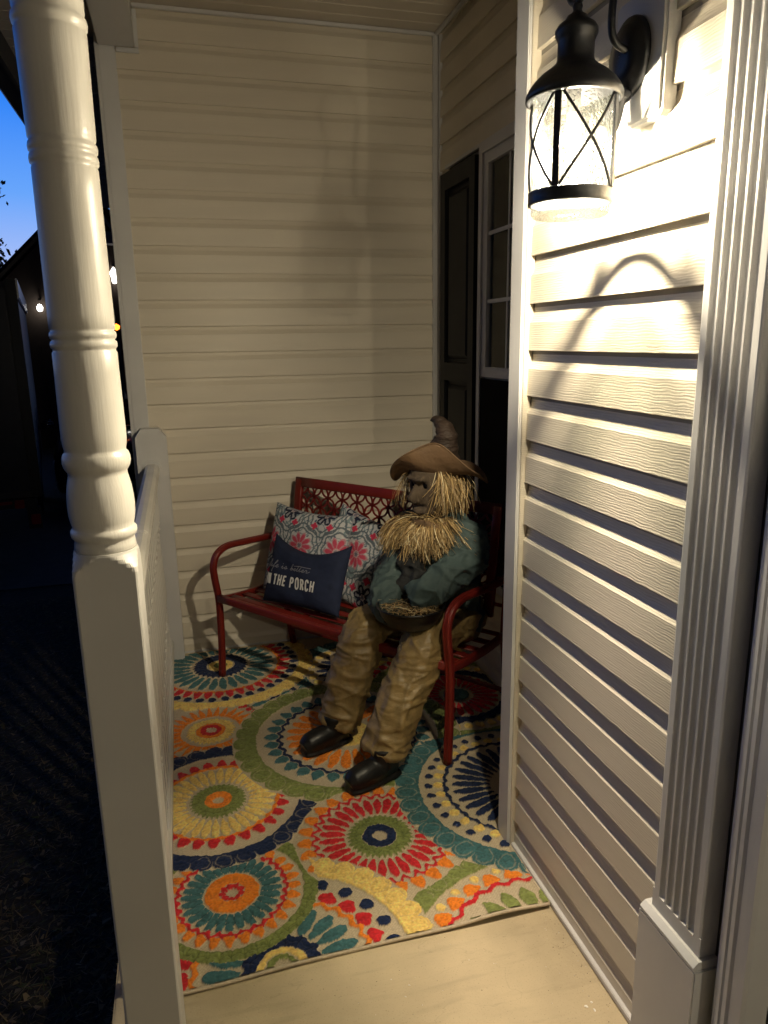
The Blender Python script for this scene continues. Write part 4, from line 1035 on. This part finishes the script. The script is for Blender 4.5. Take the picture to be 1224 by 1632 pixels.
# hat
M_HAT = mat('brown_suede_hat', (.120, .070, .034), .72, var=.22, vscale=9, bump=[('noise', 200, (1, 1, 1), .0012), ('noise', 11, (1, 1, 1), .014)])
M_HATC = mat('dark_brown_hat_cone', (.030, .017, .010), .70, var=.3, vscale=12, bump=[('noise', 26, (1, 1, 2.6), .012), ('noise', 180, (1, 1, 1), .001)])
hc = HC+Vector((.015, .01, .058))
vaz = math.atan2(-.837, .547)   # local azimuth toward the viewer side
faz = math.atan2(-1, -.12)+.42
bm = nb(); na, nr = 96, 14; rings = []
for sidei, off in ((0, 0), (1, -.0035)):
    rr_ = []
    for j in range(nr+1):
        t = j/nr; ring = []
        for i in range(na):
            a = 2*PI*i/na; da = math.atan2(math.sin(a-faz), math.cos(a-faz))
            fr = math.exp(-(da/.85)**2)                    # front flips up
            sd = math.exp(-((abs(da)-1.75)/.55)**2)        # the sides droop
            el = math.radians(66)*fr - math.radians(24)*sd + math.radians(8)*(1-fr-sd)
            L = .090+.040*fr+.024*sd
            el2 = el*(.55+.55*t)
            r = .089+L*t*math.cos(el2)*1.0; z = L*t*math.sin(el2)+.006*math.sin(a*5)*t+.012*t*noise.noise(Vector((math.cos(a)*1.6, math.sin(a)*1.6, t*1.2)))
            ring.append(bm.verts.new((hc.x+r*math.cos(a), hc.y+r*math.sin(a), hc.z+z+off)))
        rr_.append(ring)
    for A, B in zip(rr_, rr_[1:]):
        for i in range(na): bm.faces.new((A[i], A[(i+1) % na], B[(i+1) % na], B[i]))
    rings.append(rr_)
for i in range(na): bm.faces.new((rings[0][-1][i], rings[0][-1][(i+1) % na], rings[1][-1][(i+1) % na], rings[1][-1][i]))
edge = [v.co.copy() for v in rings[0][-1]]
hat = ob('hat_brim', bm, M_HAT, sc, smooth=True)
bm = nb(); tube(bm, edge+[edge[0]], .0032, 6, capped=False); ob('brim_binding', bm, M_HAT, sc, smooth=True)
bm = nb(); cp = spline([(0, 0, -.005), (.006, .0, .06), (.020, .0, .105), (.026, .0, .145), (.010, .0, .178), (-.018, .0, .200), (-.046, 0, .196)], 8)
rad = np.interp(np.linspace(0, 6, len(cp)), range(7), [.086, .072, .054, .043, .032, .019, .004])
cpw = [Vector((hc.x, hc.y, hc.z))+Vector((.92, -.2, 0)).normalized()*p.x*1.2+Vector((0, .01, 0))+Vector((0, 0, p.z)) for p in cp]
tube(bm, cpw, [float(r)*(1+.05*math.sin(i*.9)+.10*noise.noise(Vector((i*.45, 3, 1)))) for i, r in enumerate(rad)], 40)
ob('hat_cone', bm, M_HATC, sc, smooth=True)
for v in sc.children[-1].data.vertices:
    q = v.co; dirv = Vector((q.x-hc.x, q.y-hc.y, 0)); 
    if dirv.length > .01: v.co = q+dirv.normalized()*.016*(ridge(Vector((q.x*9+q.z*14, q.y*10, q.z*24-q.x*10)))-.4)

# ------------------------------------------------------------------ bowl on its lap
bw = thing('candy_bowl', 'black plastic bowl of straw on the lap of the scarecrow', 'bowl', tuple(bmat @ Vector((1.165, .005, .545))), ang)
bm = nb(); lathe(bm, [(.0, .0), (.06, .001), (.095, .022), (.120, .060), (.130, .092), (.136, .094), (.136, .098), (.130, .099), (.126, .094), (.114, .062), (.09, .028), (.055, .008), (0, .007)], 48)
ob('bowl_shell', bm, mat('black_plastic', (.006, .006, .007), .35), bw, smooth=True)
def g_bowl():
    a = random.uniform(0, 2*PI); r = .11*math.sqrt(random.random()); p0 = Vector((r*math.cos(a), r*math.sin(a), .080+.015*random.random()))
    b = random.uniform(0, 2*PI); L = random.uniform(.03, .09); p2 = p0+Vector((L*math.cos(b), L*math.sin(b), random.uniform(-.006, .022)))
    if math.hypot(p2.x, p2.y) > .13: p2.x *= .8; p2.y *= .8
    return p0, (p0+p2)/2+Vector((0, 0, .012)), p2, random.uniform(.0012, .0024)
straw('straw_fill', g_bowl, bw, 320)

# ------------------------------------------------------------------ outside: litter and grass
bm = nb(); cl = bm.verts.layers.float_color.new('Col')
for _ in range(26000):
    x = -.32-abs(random.gauss(0, 1.1)); y = random.uniform(.4, 7.0); z = -.648+random.uniform(0, .015); a = random.uniform(0, 2*PI); L = random.uniform(.015, .06); w = random.uniform(.0012, .003)
    if random.random() < .12: L *= .6; w = random.uniform(.006, .014)
    d = Vector((math.cos(a), math.sin(a), random.uniform(-.05, .35))); s_ = Vector((-d.y, d.x, random.uniform(-.3, .3)))*w; p = Vector((x, y, z)); k = random.uniform(.4, 1.3)
    c = random.choice(((.14, .10, .05), (.09, .07, .035), (.05, .06, .02), (.16, .12, .07)))
    v = [bm.verts.new(q_) for q_ in (p-s_, p+s_, p+d*L+s_*.4, p+d*L-s_*.4)]
    for q_ in v: q_[cl] = (c[0]*k, c[1]*k, c[2]*k, 1)
    bm.faces.new(v)
tag(ob('dry_grass', bm, mat('dry_grass_blades', rough=.9, cattr='Col')), 'dry grass blades and leaf litter scattered on the dark lawn', 'grass', kind='stuff')

# ------------------------------------------------------------------ cargo trailer
tr = thing('cargo_trailer', 'dark enclosed cargo trailer parked at the left edge beyond the lawn', 'trailer', (-1.64, 9.0, -.65), math.radians(9))
M_TB = mat('trailer_navy', (.018, .022, .035), .35, var=.2, vscale=3); M_TE = mat('trailer_black_trim', (.01, .01, .011), .4); M_AL = mat('aluminium_trim', (.35, .35, .37), .3, metal=.9, var=.3, vscale=9); M_TS = mat('trailer_side', (.045, .043, .045), .5, var=.3, vscale=2)
bm = nb(); box(bm, -2.15, 0, 0, 4.8, .60, 2.98); ob('body', bm, M_TS, tr)
for a, b in ((-2.06, -1.09), (-1.06, -.10)):
    d = bxo('rear_door', a, b, -.035, -.001, .68, 2.90, M_TB, tr, .006)
    bxo('door_bar', (a+b)/2-.012, (a+b)/2+.012, -.06, -.036, .70, 2.88, M_TE, d)
bxo('corner_post', -.095, .012, -.03, -.0005, .60, 3.0, M_TE, tr, .006); bxo('corner_post', -2.16, -2.065, -.03, -.0005, .60, 3.0, M_TE, tr, .006)
bxo('roof_rail', .001, .03, 0, 4.8, 2.80, 3.01, M_AL, tr, .01)
bm = nb()
for i in range(40): box(bm, .0005, .006, .08, .10, .65+i*.053, .665+i*.053)
tag(ob('rivets', bm, M_AL, tr), kind='stuff')
bxo('rear_bumper', -2.1, -.05, -.10, .1, .50, .598, M_TE, tr, .01)
M_RT = mat('red_reflector', (.30, .008, .008), .3)
for nm, a in (('marker_light', (-.28, -.18, -.125, -.101, .50, .60)), ('reflector', (-.13, -.03, -.13, -.101, .30, .42)), ('tail_light', (-1.2, -.30, -.115, -.101, .555, .59))):
    o = bxo(nm, *a, M_RT, tr, .008)
bxo('mudflap_bracket', -.16, -.02, -.10, -.02, .25, .499, M_TE, tr)
for y in (2.0, 2.95):
    for x in (-.25, -1.95):
        bm = nb()
        for (r_, x0) in ((.36, 0),):
            ri = []
            for (rad_, xx) in ((.20, 0), (.33, 0), (.36, .03), (.36, .19), (.33, .22), (.20, .22)):
                ri.append([bm.verts.new((x+xx, y+rad_*math.cos(2*PI*i/28), .36+rad_*math.sin(2*PI*i/28))) for i in range(28)])
            for A, B in zip(ri, ri[1:]):
                for i in range(28): bm.faces.new((A[i], A[(i+1) % 28], B[(i+1) % 28], B[i]))
            bm.faces.new(ri[0]); bm.faces.new(ri[-1])
        ob('wheel', bm, M_TE, tr)

# ------------------------------------------------------------------ parked car (nose toward the porch)
car = thing('parked_car', 'dark parked car glimpsed between the porch post and the siding', 'car', (-1.05, 11.6, -.65), math.radians(4))
M_CP = mat('dark_car_paint', (.010, .011, .014), .18, spec=.6, coat=.6); M_CG = mat('car_glass', (.006, .007, .009), .05, spec=.8)
def car_body(bm, sections):
    R = []
    for (y, hw, zl, zh, tw) in sections:
        ring = [(-hw, zl), (-hw*1.0, zl+(zh-zl)*.45), (-hw*.97, zl+(zh-zl)*.72), (-tw, zh-.01), (-tw*.5, zh), (tw*.5, zh), (tw, zh-.01), (hw*.97, zl+(zh-zl)*.72), (hw, zl+(zh-zl)*.45), (hw, zl)]
        R.append([bm.verts.new((a, y, b)) for a, b in ring])
    for A, B in zip(R, R[1:]):
        for i in range(10): bm.faces.new((A[i], A[(i+1) % 10], B[(i+1) % 10], B[i]))
    bm.faces.new(R[0][::-1]); bm.faces.new(R[-1])
bm = nb(); car_body(bm, [(0, .70, .32, .62, .55), (.06, .80, .24, .72, .66), (.35, .88, .20, .84, .74), (1.15, .90, .18, .98, .78), (1.9, .91, .18, 1.0, .80), (3.4, .91, .18, 1.0, .80), (4.2, .88, .22, .98, .74), (4.5, .80, .30, .90, .66)])
bmesh.ops.bevel(bm, geom=[e for e in bm.edges if e.calc_face_angle(0) > .5], offset=.03, segments=2, affect='EDGES'); ob('body', bm, M_CP, car, smooth=True)
bm = nb(); car_body(bm, [(1.10, .76, .90, .985, .70), (1.75, .76, .90, 1.36, .56), (2.2, .78, .90, 1.43, .58), (3.1, .78, .90, 1.40, .58), (3.9, .74, .90, 1.0, .66)])
ob('greenhouse', bm, M_CG, car, smooth=False)
bm = nb(); car_body(bm, [(1.72, .58, 1.355, 1.385, .52), (2.2, .60, 1.425, 1.45, .54), (3.1, .60, 1.40, 1.425, .54)]); ob('roof', bm, M_CP, car)
M_CR = mat('chrome_trim', (.6, .6, .62), .15, metal=1)
for s_ in (-1, 1):
    bm = nb(); box(bm, s_*.98-.10, s_*.98+.10, 1.25, 1.36, .98, 1.12); bmesh.ops.bevel(bm, geom=bm.edges[:], offset=.035, segments=3, affect='EDGES'); ob('side_mirror', bm, M_CR, car, smooth=True)
    bm = nb(); box(bm, s_*.58-.16, s_*.58+.16, .0, .10, .60, .74); bmesh.ops.bevel(bm, geom=bm.edges[:], offset=.03, segments=2, affect='EDGES'); ob('headlight', bm, M_CR, car, smooth=True)
    for y in (.85, 3.55):
        bm = nb(); ri = []
        for (rad_, xx) in ((.19, .02), (.30, .0), (.33, .03), (.33, .19), (.30, .21)):
            ri.append([bm.verts.new((s_*.78-.10+xx, y+rad_*math.cos(2*PI*i/28), .33+rad_*math.sin(2*PI*i/28))) for i in range(28)])
        for A, B in zip(ri, ri[1:]):
            for i in range(28): bm.faces.new((A[i], A[(i+1) % 28], B[(i+1) % 28], B[i]))
        bm.faces.new(ri[0]); bm.faces.new(ri[-1]); ob('wheel', bm, M_TE, car)
bxo('grille', -.36, .36, -.012, .02, .42, .60, M_TE, car, .01)
bxo('windshield_trim', -.70, .70, 1.06, 1.085, .985, 1.0, M_CR, car)

# ------------------------------------------------------------------ neighbouring house
nh = thing('neighbour_house', 'gabled house across the drive with a lit lamp by its door', 'house', (0, 18, -.65))
M_NW = mat('neighbour_siding', (.12, .09, .075), .8, var=.1); M_NR = mat('neighbour_shingles', (.035, .03, .03), .9, var=.3, vscale=20, bump=[('noise', 40, (1, 1, 1), .02)]); M_NT = mat('neighbour_white_trim', (.62, .60, .60), .5)
bm = nb()   # gable end facing the porch: pentagon prism
AX, AZ, EL, ER = -1.66, 5.45, -4.6, -1.12
prof = [(EL, 0), (EL, AZ-(AX-EL)*.97), (AX, AZ), (ER, AZ-(ER-AX)*1.05), (ER, 0)]
extrude_profile(bm, prof, 'y', 0, 8, f=lambda p, a: (p[0], a, p[1])); ob('wall', bm, M_NW, nh)
for (xa, za, xb, zb_) in ((AX+.02, AZ+.10, EL-.35, AZ-(AX-EL+.35)*.97+.10), (AX-.02, AZ+.10, ER+.18, AZ-(ER-AX+.18)*1.05+.10)):
    bm = nb(); v = [bm.verts.new(q_) for q_ in ((xa, -.35, za), (xb, -.35, zb_), (xb, 8.2, zb_), (xa, 8.2, za), (xa, -.35, za+.09), (xb, -.35, zb_+.09), (xb, 8.2, zb_+.09), (xa, 8.2, za+.09))]
    for f in ((0, 1, 2, 3), (7, 6, 5, 4), (0, 4, 5, 1), (1, 5, 6, 2), (2, 6, 7, 3), (3, 7, 4, 0)): bm.faces.new([v[i] for i in f])
    rf_ = ob('roof', bm, M_NR, nh)
bm = nb(); tube(bm, [(-1.35, -.37, 5.05), (-1.14, -.37, 4.68)], .035, 6); ob('rake_trim', bm, M_NT, nh)
bxo('eave_box', -1.42, -1.10, -.40, -.02, 4.42, 4.66, M_NT, nh)
bxo('downspout', -1.36, -1.28, -.12, -.01, 1.6, 4.41, mat('downspout_brown', (.09, .06, .045), .5), nh)
bm = nb(); lathe(bm, [(.001, 0), (.05, .02), (.07, .18), (.10, .22), (.02, .34), (.001, .36)], 10, c=(-1.215, -.16, 3.60)); ob('porch_lamp', bm, emis('far_lamp', (1, .95, .85), 5), nh)
bxo('lamp_arm', -1.24, -1.19, -.16, -.01, 3.97, 4.02, M_TE, nh)
bm = nb(); lathe(bm, [(.001, .05), (.05, .07), (.065, .14), (.03, .20), (.001, .21)], 12, c=(-2.80, -.2, 2.96)); ob('door_lamp', bm, emis('far_lamp_white', (1, .96, .85), 9), nh, smooth=True)
bxo('lamp_arm', -2.82, -2.78, -.2, -.01, 3.25, 3.29, M_TE, nh)
bxo('garage_door', -4.2, -2.9, -.03, -.004, .1, 2.3, M_NW, nh)
bm = nb(); lathe(bm, [(.001, -.06), (.05, -.03), (.06, .02), (.001, .06)], 10, c=(-.995, 14.0, 1.94)); o = ob('porch_light', bm, emis('amber', (1, .22, .02), 5)); o2 = o
amb = thing('marker_post', 'small amber light on a post glimpsed past the siding corner', 'light', (-.96, 14.0, -.65))
o.parent = amb; o.location = (.96, -14.0, .65); o.name = 'amber_lens'
bm = nb(); tube(bm, [(-.035, 0, 0), (-.035, 0, 2.53)], .03, 8); ob('post', bm, M_TE, amb)

# ------------------------------------------------------------------ trees against the sky
M_BARK = mat('dark_bark', (.03, .022, .016), .9, var=.3, vscale=20, bump=[('noise', 30, (1, 1, .3), .02)]); M_LEAF = mat('dark_leaves', (.035, .045, .02), .8, var=.3, vscale=8)
def tree(label, x, y, h, R_, n, seed):
    rd = random.Random(seed); t = thing('leafy_tree', label, 'tree', (x, y, -.65))
    bm = nb(); tube(bm, [(0, 0, 0), (.05, .02, h*.3), (0, .1, h*.6), (.1, 0, h*.9)], [.16*h/6, .12*h/6, .08*h/6, .02], 10); tips = []
    for i in range(16):
        z = h*rd.uniform(.35, .9); a = rd.uniform(0, 2*PI); L = R_*rd.uniform(.6, 1.05)*(1.15-.5*z/h)
        p = [Vector((.03, .03, z)), Vector((math.cos(a)*L*.5, math.sin(a)*L*.5, z+L*.22)), Vector((math.cos(a)*L, math.sin(a)*L, z+L*.35))]
        tube(bm, p, [.03, .02, .006], 6); tips += [p[1], p[2], (p[1]+p[2])/2]
        for k in range(4):
            b = a+rd.uniform(-1, 1); s_ = p[1].lerp(p[2], rd.random()); e_ = s_+Vector((math.cos(b), math.sin(b), rd.uniform(-.1, .5)))*L*.35; tube(bm, [s_, e_], [.009, .003], 4); tips.append(e_)
    ob('trunk', bm, M_BARK, t, smooth=True)
    bm = nb()
    for i in range(n):
        c = rd.choice(tips)+Vector((rd.gauss(0, .22), rd.gauss(0, .22), rd.gauss(0, .16)))*R_*.38; s_ = rd.uniform(.03, .07)
        d1 = Vector((rd.gauss(0, 1), rd.gauss(0, 1), rd.gauss(0, 1))).normalized()*s_; d2 = d1.orthogonal().normalized()*s_*.6
        bm.faces.new([bm.verts.new(q_) for q_ in (c-d1, c+d2, c+d1, c-d2)])
    ob('crown', bm, M_LEAF, t)
tree('tall dark tree rising at the left edge against the dusk sky', -5.0, 18.5, 5.6, 1.9, 7000, 5)
tree('low dark tree behind the trailer roof', -3.9, 20.5, 4.3, 1.5, 6000, 8)
tree('distant rounded tree beyond the neighbour house', -8.5, 26, 6.5, 2.8, 6000, 11)
bpy.context.view_layer.update()
